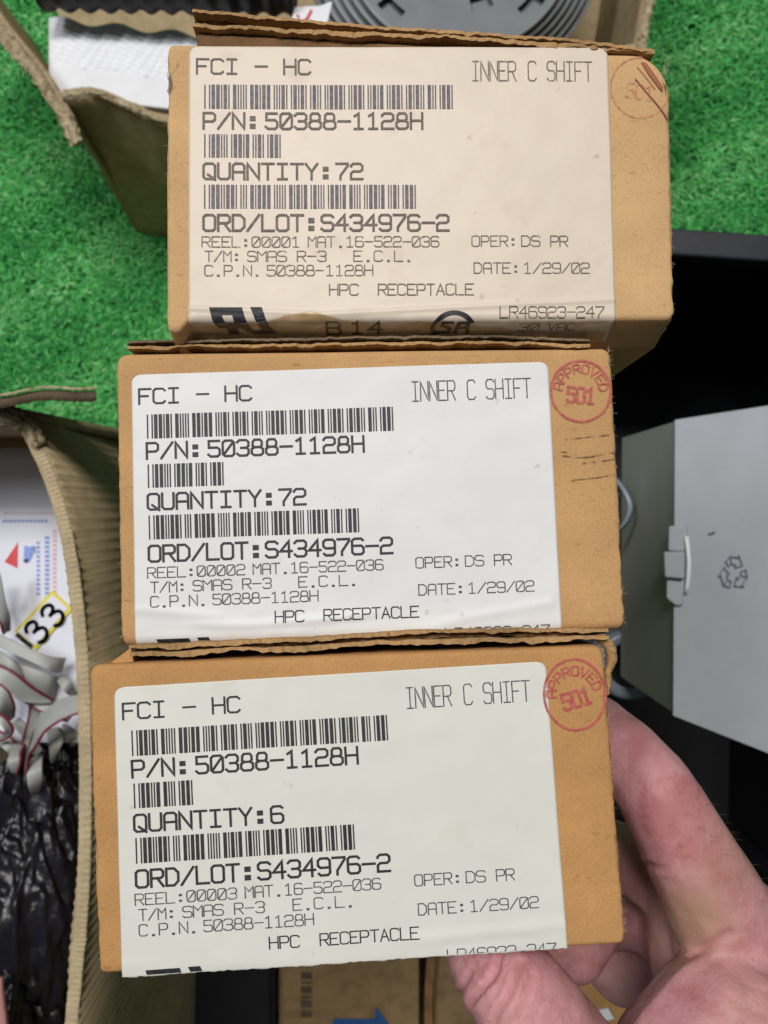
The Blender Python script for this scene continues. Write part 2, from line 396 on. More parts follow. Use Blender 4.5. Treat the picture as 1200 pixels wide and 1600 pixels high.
# grey reels stacked in the carton
def reel(name, cx, cy, d, rad, label, hub_holes):
    root = empty(name, at(cx, cy, d), label, 'reel', 'grey component reels stacked in the upper carton')
    loc = root.matrix_world.copy(); mb = MB(); n = 120
    rr = [.012, .030, .034, rad * .52, rad * .66, rad * .80, rad * .93, rad]
    c = at(cx, cy, d)
    def P(r, k, z): return Vector((c.x + r * math.cos(2 * PI * k / n), c.y + r * math.sin(2 * PI * k / n), c.z + z))
    skip = lambda ri, k: hub_holes and ((ri == 3 and (k % 60 in range(16, 23) or k % 60 in range(33, 39))) or (ri == 5 and k % 30 in range(13, 18)))
    for ri in range(len(rr) - 1):
        for k in range(n):
            if skip(ri, k): continue
            mb.face([P(rr[ri], k, 0), P(rr[ri + 1], k, 0), P(rr[ri + 1], k + 1, 0), P(rr[ri], k + 1, 0)])
            mb.face([P(rr[ri], k + 1, -.0022), P(rr[ri + 1], k + 1, -.0022), P(rr[ri + 1], k, -.0022), P(rr[ri], k, -.0022)])
    mb.build('flange', M['reel'], root, False, loc)
    e = MB(); rows = []
    for k in range(n + 1): rows.append([P(rad - .0015, k, .0007), P(rad + .001, k, .0004), P(rad + .001, k, -.0026), P(rad - .0015, k, -.003)])
    e.grid(rows, True); e.build('rim', M['reel_edge'], root, True, loc)
    h = MB(); rows = [[P(.034, k, -.0024), P(.034, k, -.0105)] for k in range(n + 1)]
    h.grid(rows, True); h.build('hub', M['reel'], root, True, loc)
    return root
lab = ['topmost and smallest grey plastic reel, with cut-out holes, in the upper carton', 'second grey reel from the top, just under the one with holes', 'third grey reel from the top of the stack in the upper carton',
       'fourth grey reel from the top of the stack in the upper carton', 'fifth grey reel from the top, second widest ring of the stack', 'lowest and widest grey reel of the stack in the upper carton']
for k in range(6):
    reel('component_reel', 718 - k * 2, -98, 846 + k * 9, .121 + .0095 * k, lab[k], k == 0)

# white tag with red marks leaning on the reels
tg = MB(); tg.hexa([at(452, 44, 842), at(461, 11, 842), at(500, 9, 842), at(519, 2, 840), at(510, 42, 842)], [at(452, 44, 846), at(461, 11, 846), at(500, 9, 846), at(519, 2, 844), at(510, 42, 846)])
tgo = tag(tg.build('paper_tag', M['foam']), 'small white tag with red strokes beside the grey reels', 'tag')
tm = MB()
def stroke_px(mb, pts, wpx, d, tmm=.4):
    for (a, b) in zip(pts[:-1], pts[1:]):
        v = np.array(b, float) - a; L = np.hypot(*v) + 1e-6; nn = np.array([-v[1], v[0]]) / L * wpx / 2; e = v / L * wpx * .3
        q = [np.array(a) - e + nn, np.array(b) + e + nn, np.array(b) + e - nn, np.array(a) - e - nn]
        mb.hexa([at(*x, d - tmm) for x in q], [at(*x, d) for x in q])
stroke_px(tm, [(486, 16), (479, 30), (471, 34)], 4, 841); stroke_px(tm, [(464, 23), (467, 26)], 3, 841)
tm.build('red_mark', M['red'], tgo)

# ------------------------------------------------------------------ lower-left carton with papers, cables and bag
d = 430
rimp = [(40, 652), (62, 690), (92, 760), (114, 840), (128, 930), (138, 1040), (142, 1160), (142, 1300), (137, 1420), (129, 1510), (118, 1620), (100, 1760), (80, 2100), (60, 2900)]
root = empty('carton', at(310, 1000, 1095), 'tall open carton left of the labelled boxes, holding papers, ribbon cable and black bag', 'carton')
loc = root.matrix_world.copy()
wl = MB()
rim = [at(x, y, d) for x, y in rimp]
foot = [Vector((p.x * 1.12 + .035, p.y * 1.0, H - 1.095)) for p in rim]
board_wall(wl, rim[::-1], foot[::-1], .006, n=900, rows=10, ripple=.00035, pitch=.0062, rag=.0006, inward=1)
wl.build('wall', M['old_card'], root, True, loc)
cp = MB(); Pp = [Vector(p) for p in lerp_path([tuple(p) for p in rim], 900)]; rows = []
for i, p in enumerate(Pp):
    tn_ = (Pp[min(i + 1, 899)] - Pp[max(i - 1, 0)]).normalized(); sd_ = Vector((tn_.y, -tn_.x, 0)).normalized()
    if sd_.x > 0: sd_ = -sd_
    k_ = i * .55; r_ = []
    for q in range(9):
        t_ = q / 8; w_ = -.0004 + t_ * .0068 + (.0005 * nz(k_ * .6, q) + .0004 * nz(k_ * .1, 2) if q in (0, 8) else 0)
        z_ = .0004 * math.sin(PI * t_) + .00025 * nz(k_ * .9, q * .9) + .0002 * math.sin(k_ * 1.9) * (1 if q < 5 else .3)
        r_.append(p + sd_ * w_ + Vector((0, 0, z_ + .0006)))
    rows.append(r_)
cp.slab(rows, Vector((0, 0, -.0025))); cp.build('rim', M['rim_card'], root, True, loc)
ot = MB(); zb = H - 1.06
def box_(mb, x0, x1, y0, y1, z0, z1): mb.hexa([Vector((x0, y0, z1)), Vector((x1, y0, z1)), Vector((x1, y1, z1)), Vector((x0, y1, z1))], [Vector((x0, y0, z0)), Vector((x1, y0, z0)), Vector((x1, y1, z0)), Vector((x0, y1, z0))])
box_(ot, -.60, -.594, -.75, .05, .005, H - .435); ot.build('wall', M['old_card'], root, False, loc)
ot = MB(); box_(ot, -.593, -.13, -.756, -.75, .005, H - .435); ot.build('wall', M['old_card'], root, False, loc)
ot = MB(); box_(ot, -.593, -.14, -.745, .046, .030, .036); ot.build('floor_panel', M['dark_core'], root, False, loc)  # floor coloured dark to give the shade between the cables
tr = MB(); torn_rim(tr, [at(-30, 645, 424), at(0, 650, 424), at(25, 655, 422), at(46, 668, 424), at(60, 700, 428)], .0056, n=120, seed=8, rough=.9); tr.build('torn_corner', M['old_edge'], root, True, loc)
wl = MB()
board_wall(wl, [at(-1150, 662, d), at(-500, 656, d), at(-100, 650, d), at(44, 652, d)], [Vector((x, .054, H - 1.095)) for x in (-.59, -.45, -.30, -.15)], .006, rag=.003, inward=1)
wl.build('wall', M['old_card'], root, True, loc)
fl = MB()                                                     # flap of the rear wall standing on edge
rws = [[at(-40 + 190 * j / 60, 621 - 14 * j / 60 + 3.5 * math.sin(j * .14) + 1.2 * nz(j * .6), 398 + 60 * i / 6) + Vector((0, .0006 * nz(j * .9, i), 0)) for j in range(61)] for i in range(7)]
fl.slab(rws, Vector((0, -.0052, 0)))
flo = fl.build('flap', M['dark_core'], root, True, loc)
fl = MB()
rws = [[at(-40 + 191 * j / 60, 615 - 14 * j / 60 + 3.5 * math.sin(j * .14) + 1.2 * nz(j * .6), 396 + 62 * i / 6) + Vector((0, .0004 * nz(j * 1.9, i), 0)) for j in range(61)] for i in range(7)]
fl.slab(rws, Vector((0, -.0011, 0))); fl.build('flap_liner', M['old_edge'], flo, True)
o = bpy.data.objects[fl and [x.name for x in flo.children][0]]; o.matrix_world = Matrix.Identity(4); o.parent = flo; o.matrix_parent_inverse = flo.matrix_world.inverted() if False else Matrix.Identity(4)
bpy.context.view_layer.update(); o.data.transform(loc.inverted())

# printed papers
pr = empty('printed_leaflet', at(20, 850, 560), 'white printed leaflet with red triangle and blue text in the lower carton', 'leaflet')
loc = pr.matrix_world.copy()
D0 = 560
s = MB(); rows = [[at(-140 + 300 * j / 20, 700 + 460 * i / 20, D0 - 2.2 + .15 * nz(i * .3, j * .3)) for j in range(21)] for i in range(21)]
s.slab(rows, Vector((0, 0, -.006))); s.build('sheet', M['paper'], pr, True, loc)
def quad_print(name, mat, polys, d=D0 - 2.6):
    m_ = MB()
    for q in polys: m_.hexa([at(x, y, d) for x, y in q], [at(x, y, d + .3) for x, y in q])
    m_.build(name, mat, pr, False, loc)
quad_print('red_triangle', M['red'], [[(7, 878), (27, 888), (28, 847)]])
bl = []; rd = []
for k in range(14):                                            # faint vertical text columns
    y0 = 838 + k * 7.2
    bl.append([(70, y0), (70, y0 + 4.5), (77, y0 + 4.5), (77, y0)])
    if k < 12: bl.append([(57, y0 + 8), (57, y0 + 12), (62, y0 + 12), (62, y0 + 8)])
    rd.append([(82, y0 - 10), (82, y0 - 5.5), (88, y0 - 5.5), (88, y0 - 10)])
for k in range(12): bl.append([(4 + k * 6, 812), (4 + k * 6, 816), (8 + k * 6, 816), (8 + k * 6, 812)]); rd.append([(6 + k * 7, 801), (6 + k * 7, 803), (11 + k * 7, 803), (11 + k * 7, 801)])
quad_print('blue_text', M['blue'], bl); quad_print('pink_text', M['pinkp'], rd)
quad_print('blue_emblem', M['blue'], [[(38, 852), (37, 870), (46, 878), (52, 866), (50, 855)], [(50, 852), (49, 857), (55, 866), (56, 854)]], D0 - 2.65)
quad_print('dark_dot', M['navy'], [[(36 + 0, 874), (38, 879), (42, 880), (45, 876), (42, 872)]], D0 - 2.8)
# yellow bordered sticker with handwritten number
st = MB(); q = [(22, 987), (82, 922), (113, 952), (56, 1016)]
st.hexa([at(x, y, 556.4) for x, y in q], [at(x, y, 557.2) for x, y in q])
sto = tag(st.build('number_sticker', M['yellow']), 'yellow bordered sticker with a handwritten black number on the leaflet', 'sticker')
c = np.mean(np.array(q, float), 0); q2 = [tuple(c + (np.array(p) - c) * .86) for p in q]
q2 = [(28, 987), (82, 929), (106, 951), (55, 1009)]
s2 = MB(); s2.hexa([at(x, y, 556.0) for x, y in q2], [at(x, y, 556.3) for x, y in q2]); s2.build('field', M['paper'], sto)
u = np.array((.68, -.735)); v = np.array((.735, .68))          # reading direction and down
def three(o, sc):
    pts = [(-.40, -.30), (-.25, -.52), (.05, -.58), (.32, -.45), (.34, -.22), (.10, -.04), (-.12, -.02), (.15, .02), (.42, .16), (.46, .42), (.25, .66), (-.08, .72), (-.36, .58)]
    return [tuple(o + (u * x + v * y) * sc) for x, y in lerp_path(pts, 40)]
nm = MB()
stroke_px(nm, three(np.array((55, 986.)), 27), 5.6, 555.9); stroke_px(nm, three(np.array((80, 960.)), 27), 5.6, 555.9)
stroke_px(nm, [(27, 992), (37, 1001), (48, 1009)], 7, 555.9)
nm.build('handwritten_number', M['marker'], sto)

# ribbon cables: two edge curves each, a real flat cable with one red conductor
def rib(label, ea, eb, da, db, red=None):
    n = 60
    A = lerp_path([(x / 5, y / 5 + 960) for x, y in ea], n); B = lerp_path([(x / 5, y / 5 + 960) for x, y in eb], n)
    root = empty('ribbon_cable', at(*A[0], da), label, 'ribbon cable', 'grey ribbon cables tangled in the lower carton'); loc = root.matrix_world.copy()
    mb = MB(); K = 33; rows = []; nrm = []
    for i in range(n):
        t = i / (n - 1); r = []
        for k in range(K):
            s_ = k / (K - 1); p = A[i] * (1 - s_) + B[i] * s_
            dd = da + (db - da) * t - 9 * math.sin(PI * t) * 1.0 - .6 * math.sin(PI * s_) + .3 * math.cos(k * PI) + 2.5 * math.sin(3.1 * t + 2 * s_ + len(label))
            r.append(at(p[0], p[1], dd))
        rows.append(r)
    mb.slab(rows, Vector((0, 0, -.0011))); mb.build('cable_band', M['cable'], root, True, loc)
    if red:
        e = [r[0 if red == 'a' else -1] + Vector((0, 0, -.0004)) for r in rows]
        w_ = MB(); w_.tube(e, .0010, 8); w_.build('red_wire', M['wire'], root, True, loc)
rib('grey ribbon cable lying topmost across the number sticker', [(-60, 140), (0, 160), (150, 232), (330, 312), (440, 335), (515, 340)], [(-60, 230), (0, 262), (200, 352), (360, 428), (430, 452), (480, 452)], 532, 545)
rib('shaded grey ribbon cable tucked below the topmost one', [(60, 330), (130, 372), (280, 430), (410, 475), (450, 500)], [(90, 420), (180, 525), (280, 595), (370, 640), (420, 660)], 548, 552)
rib('grey ribbon cable with red edge sweeping below the sticker from the left border', [(-60, 380), (0, 405), (120, 470), (260, 580), (410, 668)], [(-60, 480), (0, 530), (70, 600), (180, 682), (400, 695)], 528, 540, 'a')
rib('grey ribbon cable between the topmost one and the red-edged one at left', [(-60, 270), (0, 285), (90, 355), (170, 450), (240, 555)], [(-60, 380), (0, 402), (100, 440), (190, 530), (230, 570)], 540, 548, 'b')
rib('large curved grey ribbon cable reaching from the carton rim down to the bag', [(700, 610), (610, 628), (480, 660), (360, 740), (282, 830), (255, 960), (205, 1120), (190, 1240)], [(700, 740), (610, 768), (480, 822), (370, 895), (320, 955), (265, 1050), (222, 1110), (205, 1240)], 520, 540, 'b')
rib('short fat loop of grey ribbon cable at the left border', [(-60, 530), (0, 552), (70, 620), (108, 720), (104, 800)], [(-60, 780), (-20, 790), (0, 805), (40, 815), (90, 830)], 530, 545, 'a')
rib('small curled grey ribbon cable below the fat loop', [(-60, 760), (0, 785), (60, 830), (98, 905), (60, 960), (-40, 1000)], [(-60, 830), (-10, 850), (20, 880), (35, 915), (20, 945), (-40, 960)], 525, 540, 'a')
rib('narrow shadowed grey ribbon cable hanging down in the middle of the tangle', [(235, 700), (225, 800), (180, 980), (150, 1120), (150, 1260)], [(330, 700), (290, 820), (235, 980), (205, 1100), (180, 1260)], 560, 552, 'a')
rib('short grey ribbon end right of the hanging one', [(360, 900), (372, 980), (385, 1080), (395, 1165)], [(450, 880), (488, 990), (450, 1080), (412, 1170)], 556, 552)
rib('small grey ribbon end with red edge at left above the bag', [(110, 1010), (70, 1100), (55, 1170), (90, 1235)], [(200, 1010), (160, 1080), (155, 1160), (130, 1250)], 548, 545, 'b')
rib('wide grey ribbon end poking into the black bag', [(250, 1120), (212, 1210), (215, 1330), (240, 1400)], [(330, 1090), (325, 1200), (328, 1300), (300, 1390)], 546, 548)
rib('thin grey ribbon fold by the leaflet edge at left', [(-60, -300), (-10, -330), (40, -100), (75, 20), (78, 130)], [(-60, -100), (-40, -60), (0, 60), (20, 130), (30, 150)], 535, 545, 'b')
rib('grey ribbon cable end lit beside the carton rim', [(430, 500), (470, 560), (520, 620), (560, 640)], [(480, 480), (540, 520), (580, 580), (610, 620)], 552, 556)

rib('dim grey ribbon cable lowest under the tangle by the left border', [(-60, 900), (20, 930), (110, 1000), (150, 1060)], [(-60, 1010), (0, 1030), (70, 1090), (120, 1150)], 560, 560, 'a')
rib('dim grey ribbon cable crossing behind the large curved one', [(150, 560), (280, 640), (420, 700), (560, 740)], [(120, 640), (260, 720), (400, 790), (540, 840)], 556, 558, 'b')
rib('grey ribbon cable sloping behind the hanging one toward the bag', [(90, 760), (160, 820), (250, 930), (330, 1060)], [(40, 820), (110, 880), (200, 1000), (270, 1120)], 562, 562)
rib('thin grey ribbon sliver lowest at the carton rim', [(480, 860), (520, 960), (560, 1040)], [(530, 850), (580, 940), (610, 1010)], 560, 562)

# black bag: crumpled closed volume
def crumple(name, c, rad, seed, mat, label, cat, nu=190, nv=130, amp=.34):
    mb = MB(); rows = []
    for i in range(nv):
        th = PI * i / (nv - 1); r = []
        for j in range(nu):
            ph = 2 * PI * j / nu
            dv = Vector((math.sin(th) * math.cos(ph), math.cos(th), math.sin(th) * math.sin(ph)))
            q = Vector((dv.x * 2.6, dv.y * 1.1, dv.z * 2.6)) + Vector((seed, seed * .3, 0))
            q += Vector((noise.noise(q * 1.3), noise.noise(q * 1.3 + Vector((7, 0, 0))), 0)) * .8
            k = noise.ridged_multi_fractal(q, 1.0, 2.1, 5, 1.0, 2.0) * .45 - .5
            k2 = noise.noise(q * .8) * .5
            q3 = q * 3.4; q3 += Vector((noise.noise(q3 * .7), noise.noise(q3 * .7 + Vector((3, 1, 0))), 0)) * .9
            k3 = 1 - abs(noise.noise(q3)) * 2.2
            s_ = 1 + amp * (k * .50 + k2 + .13 * k3)
            r.append(Vector((c.x + dv.x * rad[0] * s_, c.y + dv.y * rad[1] * s_, c.z + dv.z * rad[2] * s_)))
        rows.append(r)
    mb.grid(rows, True, close=True)
    return tag(mb.build(name, mat, None, True, weld=False), label, cat)
crumple('plastic_bag', at(38, 1425, 572), (.052, .105, .055), 2.2, M['bag'], 'crumpled black plastic bag filling the bottom of the lower-left carton', 'plastic bag', amp=.42)
crumple('plastic_bag', at(-20, 1600, 545), (.050, .075, .05), 9.1, M['bag'], 'second crumpled black plastic bag at the bottom left border', 'plastic bag', amp=.42)
crumple('plastic_bag', at(95, 1235, 610), (.034, .040, .034), 5.5, M['bag'], 'small twist of black plastic bag under the ribbon cable ends by the carton rim', 'plastic bag', nu=120, nv=90, amp=.42)
pk = MB(); pk.slab([[at(-60 + 74 * j / 12 - (1 - i / 12) * 14, 1530 + 120 * i / 12, 476 + 2 * nz(i * .5, j * .5)) for j in range(13)] for i in range(13)], Vector((0, 0, -.004)))
tag(pk.build('pink_cloth', M['pink'], None, True), 'corner of dusty pink cloth at the bottom left border beside the black bag', 'cloth')

# ------------------------------------------------------------------ things below the lowest box
# black case
bx = MB(); bx.hexa([at(262, 1420, 730), at(428, 1415, 730), at(432, 1760, 730), at(266, 1760, 730)], [at(262, 1420, 1060), at(428, 1415, 1060), at(432, 1760, 1060), at(266, 1760, 1060)])
cs = tag(bx.build('black_case', M['black'], None, False, weld=True, bevel=.004), 'black plastic case under the lowest box, left of the carton with the blue arrow', 'case')
ld = MB(); ld.hexa([at(292, 1440, 720), at(420, 1436, 720), at(424, 1740, 720), at(296, 1740, 720)], [at(292, 1440, 730.5), at(420, 1436, 730.5), at(424, 1740, 730.5), at(296, 1740, 730.5)])
ld.build('lid', M['black'], cs, False, weld=True, bevel=.002)
# carton with blue arrow
root = empty('carton', at(545, 1560, 1095), 'closed brown carton printed with a blue arrow, under the lowest box', 'carton'); loc = root.matrix_world.copy()
bx = MB(); rows = [[at(436 + 218 * j / 24, 1330 + 420 * i / 24 - 4 * j / 24, 760 + 1.2 * nz(i * .3, j * .3)) for j in range(25)] for i in range(25)]
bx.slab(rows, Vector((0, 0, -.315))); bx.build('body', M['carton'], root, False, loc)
pr2 = MB()
def flatpoly(mb, pts, d, t=.4): mb.hexa([at(x, y, d - t) for x, y in pts], [at(x, y, d) for x, y in pts])
flatpoly(pr2, [(520, 1592), (586, 1592), (586, 1573), (622, 1618), (586, 1664), (586, 1644), (520, 1644)], 758.2); pr2.build('blue_arrow', M['arrow'], root, False, loc)
pr2 = MB()
for (a, b) in [(1519, 1530), (1533, 1537), (1541, 1552), (1556, 1560), (1563, 1575), (1579, 1590)]:
    flatpoly(pr2, [(470, a), (487, a + 1), (487, b), (470, b)], 758.2)
pr2.build('faded_print', M['soft_print'], root, False, loc)
# second carton, right of it
root = empty('carton', at(760, 1580, 1095), 'brown carton with an open seam right of the blue arrow carton, behind the thumb', 'carton'); loc = root.matrix_world.copy()
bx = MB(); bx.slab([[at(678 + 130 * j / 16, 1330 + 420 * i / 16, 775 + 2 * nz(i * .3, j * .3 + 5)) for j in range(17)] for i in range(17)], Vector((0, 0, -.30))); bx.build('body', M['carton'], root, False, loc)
bx = MB(); bx.slab([[at(668 + 13 * j / 4 + 5 * math.sin(i * .5), 1330 + 420 * i / 16, 770 - j) for j in range(5)] for i in range(17)], Vector((0, 0, -.05))); bx.build('seam_flap', M['kraft_core'], root, False, loc)
bx = MB(); bx.hexa([at(640, 1330, 830), at(690, 1330, 830), at(690, 1760, 830), at(640, 1760, 830)], [at(640, 1330, 900), at(690, 1330, 900), at(690, 1760, 900), at(640, 1760, 900)]); bx.build('gap_shade_ledge', M['dark_core'], root, False, loc)  # dark ledge added to stand for the shade between the cartons
# orange box behind the hand
root = empty('small_box', at(930, 1580, 640), 'small orange-brown box with a white corner glimpsed through the gap of the hand', 'box'); loc = root.matrix_world.copy()
bx = MB(); bx.hexa([at(840, 1450, 560), at(1110, 1450, 560), at(1110, 1720, 560), at(840, 1720, 560)], [at(840, 1450, 640), at(1110, 1450, 640), at(1110, 1720, 640), at(840, 1720, 640)]); bx.build('body', M['kraft_low'], root, False, loc, weld=True, bevel=.003)
bx = MB(); flatpoly(bx, [(936, 1578), (950, 1575), (960, 1592), (944, 1596)], 559.5, 1.5); bx.build('white_corner', M['foam'], root, False, loc)

# ------------------------------------------------------------------ black crate on the right and the grey box in it
root = empty('crate', at(1000, 900, 1095), 'large black plastic crate on the turf to the right, holding a grey-white box', 'crate'); loc = root.matrix_world.copy()
def crate_wall(a, b, top, bot, th, name='wall'):
    mb = MB(); A0 = Vector(a); B0 = Vector(b); t = (B0 - A0).normalized(); nn = Vector((t.y, -t.x, 0)) * th
    za, zb = H - top / 1000, H - bot / 1000
    q = [A0 - nn, B0 - nn, B0 + nn, A0 + nn]
    mb.hexa([Vector((p.x, p.y, za)) for p in q], [Vector((p.x, p.y, zb)) for p in q]); mb.build(name, M['black'], root, False, loc, weld=True, bevel=.001)
    lp = MB(); q2 = [A0 - nn * 4, B0 - nn * 4, B0 + nn * 4, A0 + nn * 4]
    lp.hexa([Vector((p.x, p.y, za + .006)) for p in q2], [Vector((p.x, p.y, za - .012)) for p in q2]); lp.build('rim', M['crate_lip'], root, False, loc, weld=True, bevel=.003)
cd = 720
c1 = at(925, 372, cd); c2 = at(1420, 406, cd); c3 = at(1400, 1520, cd); c4 = at(895, 1500, cd)
for p in (c1, c2, c3, c4): p.z = 0
crate_wall(c1, c2, cd, 1090, .003); crate_wall(c2, c3, cd, 1090, .003); crate_wall(c3, c4, cd, 1090, .003); crate_wall(c4, c1, cd, 1090, .003)
fb = MB(); fb.hexa([Vector((p.x, p.y, .036)) for p in (c1, c2, c3, c4)], [Vector((p.x, p.y, .028)) for p in (c1, c2, c3, c4)]); fb.build('floor_panel', M['black'], root, False, loc)

root = empty('grey_box', at(1100, 880, 690), 'pale grey cardboard box with a recycling symbol standing inside the black crate', 'box'); loc = root.matrix_world.copy()
t4 = [(1055, 656), (1330, 614), (1330, 1228), (1052, 1118)]
fc = MB(); rows = []
for i in range(21):
    r = []
    for j in range(21):
        a_ = np.array(t4[0]) * (1 - j / 20) + np.array(t4[1]) * j / 20; b_ = np.array(t4[3]) * (1 - j / 20) + np.array(t4[2]) * j / 20
        p = a_ * (1 - i / 20) + b_ * i / 20; r.append(at(p[0], p[1], 560 + 1.5 * nz(i * .2, j * .2)))
    rows.append(r)
fc.slab(rows, Vector((0, 0, -.0015))); fc.build('front_panel', M['grey_card'], root, False, loc)
sd = MB(); q = [(1057, 658), (1328, 617), (1328, 1225), (1054, 1115)]
zz = [at(x, y, 561.8) for x, y in q]
sd.hexa(zz, [Vector((p.x, p.y, H - .690)) for p in zz]); sd.build('body', M['grey_side'], root, False, loc)
tb = empty('closure_tab', at(1056, 880, 556), None, None); tb.parent = root; tb.matrix_parent_inverse = Matrix.Identity(4); tb.location = at(1056, 880, 556) - root.location
bpy.context.view_layer.update(); lt = tb.matrix_world.copy()
for nm_, q, dd in [('tab_end', [(1045, 822), (1074, 820), (1076, 863), (1044, 861)], 557), ('tab_middle', [(1037, 862), (1071, 862), (1070, 905), (1039, 902)], 550), ('tab_end', [(1042, 903), (1070, 904), (1067, 946), (1056, 947), (1041, 935)], 556)]:
    b = MB(); b.hexa([at(x, y, dd) for x, y in q], [at(x, y, dd + 7) for x, y in q]); b.build(nm_, M['grey_card'], tb, False, lt, weld=True, bevel=.0018)
b = MB(); b.slab([[at(1070 + 4 * math.sin(i / 8 * PI) + j * 3, 838 + i * 11, 555 - 3 * math.sin(i / 8 * PI)) for j in range(3)] for i in range(9)], Vector((0, 0, -.001)))
b.build('tape_strip', M['foam'], tb, True, lt)
# recycling symbol drawn as three folded arrows in outline
sy = MB(); cx, cy = 1147, 895
def rot(p, a): c_, s_ = math.cos(a), math.sin(a); return (cx + p[0] * c_ - p[1] * s_, cy + (p[0] * s_ + p[1] * c_) * 1.12)
def pol(a_, r_): return (cx + .88 * r_ * math.cos(R(a_)), cy + 1.08 * r_ * math.sin(R(a_)))
for k in range(3):
    a = k * 120 - 100
    for pl in ([(-32, 22), (-5, 25), (30, 23)], [(-32, 22), (-30, 13), (-5, 14), (28, 12)], [(30, 23), (29, 27), (66, 19), (25, 8), (28, 12)], [(-5, 14), (-5, 25)]):
        stroke_px(sy, [pol(a + x, y) for x, y in pl], 1.5, 558.2, .5)
sy.build('recycling_symbol', M['symbol'], root, False, loc)
sy = MB(); stroke_px(sy, [(1108, 834), (1113, 833), (1117, 831)], 3, 558.2, .5); sy.build('dark_fleck', M['symbol'], root, False, loc)
# blue-grey bottle behind the grey box
bo = MB(); prof = [(.020, -.004), (.026, 0), (.030, -.003), (.031, -.010), (.031, -.20)]
c0 = at(987, 1040, 690); k = 40
bo.grid([[Vector((c0.x + r * math.cos(2 * PI * j / k), c0.y + r * math.sin(2 * PI * j / k), c0.z + z)) for j in range(k)] for r, z in prof], True, close=True)
tag(bo.build('plastic_bottle', M['pale_blue'], None, True), 'round blue-grey plastic lid edge peeking from under the side of the grey box', 'bottle')
bo = MB(); P = lerp_path([(955, 740, 640), (975, 762, 632), (987, 790, 628), (980, 815, 632), (960, 835, 640)], 40)
rows = []
for p in P: rows.append([at(p[0] + j * 1.5, p[1], p[2] + j * 5) for j in range(4)])
bo.slab(rows, Vector((-.003, 0, -.0006))); tag(bo.build('plastic_strap', M['pale_blue'], None, True), 'bent blue-grey plastic strap beside the grey box, next to the middle labelled box', 'strap')

# ------------------------------------------------------------------ lettering
G = {}
def gl(ch, *pls): G[ch] = pls
x1, x2, y1, y2 = .2, .8, .13, .87
gl('0', [(0, y1), (x1, 0), (x2, 0), (1, y1), (1, y2), (x2, 1), (x1, 1), (0, y2), (0, y1)], [(.12, .86), (.88, .14)])
gl('O', [(0, y1), (x1, 0), (x2, 0), (1, y1), (1, y2), (x2, 1), (x1, 1), (0, y2), (0, y1)])
gl('Q', [(0, y1), (x1, 0), (x2, 0), (1, y1), (1, y2), (x2, 1), (x1, 1), (0, y2), (0, y1)], [(.4, .72), (1, 1.04)])
gl('1', [(.15, .16), (.5, 0), (.5, 1)], [(.15, 1), (.85, 1)])
gl('2', [(0, .16), (0, y1), (x1, 0), (x2, 0), (1, y1), (1, .38), (x2, .5), (x1, .5), (0, .63), (0, 1), (1, 1)])
gl('3', [(0, y1), (x1, 0), (x2, 0), (1, y1), (1, .38), (x2, .5), (1, .62), (1, y2), (x2, 1), (x1, 1), (0, y2)], [(.35, .5), (x2, .5)])
gl('4', [(.75, 1), (.75, 0), (0, .64), (1, .64)])
gl('5', [(.95, 0), (.05, 0), (.05, .43), (x2, .43), (1, .56), (1, y2), (x2, 1), (x1, 1), (0, y2)])
gl('6', [(.95, .10), (x2, 0), (x1, 0), (0, y1), (0, y2), (x1, 1), (x2, 1), (1, y2), (1, .58), (x2, .45), (0, .45)])
gl('7', [(0, 0), (1, 0), (1, .12), (.35, .78), (.35, 1)])
gl('8', [(.1, .42), (.1, y1), (.25, 0), (.75, 0), (.9, y1), (.9, .38), (.75, .48), (.25, .48), (.0, .6), (0, y2), (x1, 1), (x2, 1), (1, y2), (1, .6), (.75, .48)], [(.1, .38), (.25, .48)])
gl('9', [(.05, .9), (x1, 1), (x2, 1), (1, y2), (1, y1), (x2, 0), (x1, 0), (0, y1), (0, .42), (x1, .55), (1, .55)])
gl('A', [(0, 1), (0, y1), (x1, 0), (x2, 0), (1, y1), (1, 1)], [(0, .55), (1, .55)])
gl('a', [(0, 1), (.5, 0), (1, 1)], [(.2, .64), (.8, .64)])
gl('B', [(0, 0), (.75, 0), (.95, y1), (.95, .38), (.75, .48), (0, .48)], [(0, 0), (0, 1), (x2, 1), (1, y2), (1, .6), (.75, .48)])
gl('C', [(1, y1), (x2, 0), (x1, 0), (0, y1), (0, y2), (x1, 1), (x2, 1), (1, y2)])
gl('D', [(0, 0), (.65, 0), (1, .25), (1, .75), (.65, 1), (0, 1), (0, 0)])
gl('E', [(1, 0), (0, 0), (0, 1), (1, 1)], [(0, .48), (.75, .48)])
gl('F', [(1, 0), (0, 0), (0, 1)], [(0, .48), (.75, .48)])
gl('H', [(0, 0), (0, 1)], [(1, 0), (1, 1)], [(0, .48), (1, .48)])
gl('I', [(.5, 0), (.5, 1)], [(.12, 0), (.88, 0)], [(.12, 1), (.88, 1)])
gl('L', [(0, 0), (0, 1), (1, 1)])
gl('M', [(0, 1), (0, 0), (.5, .42), (1, 0), (1, 1)])
gl('N', [(0, 1), (0, 0), (1, 1), (1, 0)])
gl('P', [(0, 1), (0, 0), (x2, 0), (1, y1), (1, .42), (x2, .55), (0, .55)])
gl('R', [(0, 1), (0, 0), (x2, 0), (1, y1), (1, .40), (x2, .52), (0, .52)], [(.5, .52), (1, 1)])
gl('S', [(1, .12), (x2, 0), (x1, 0), (0, y1), (0, .36), (x1, .48), (x2, .48), (1, .6), (1, y2), (x2, 1), (x1, 1), (0, .88)])
gl('T', [(0, 0), (1, 0)], [(.5, 0), (.5, 1)])
gl('U', [(0, 0), (0, y2), (x1, 1), (x2, 1), (1, y2), (1, 0)])
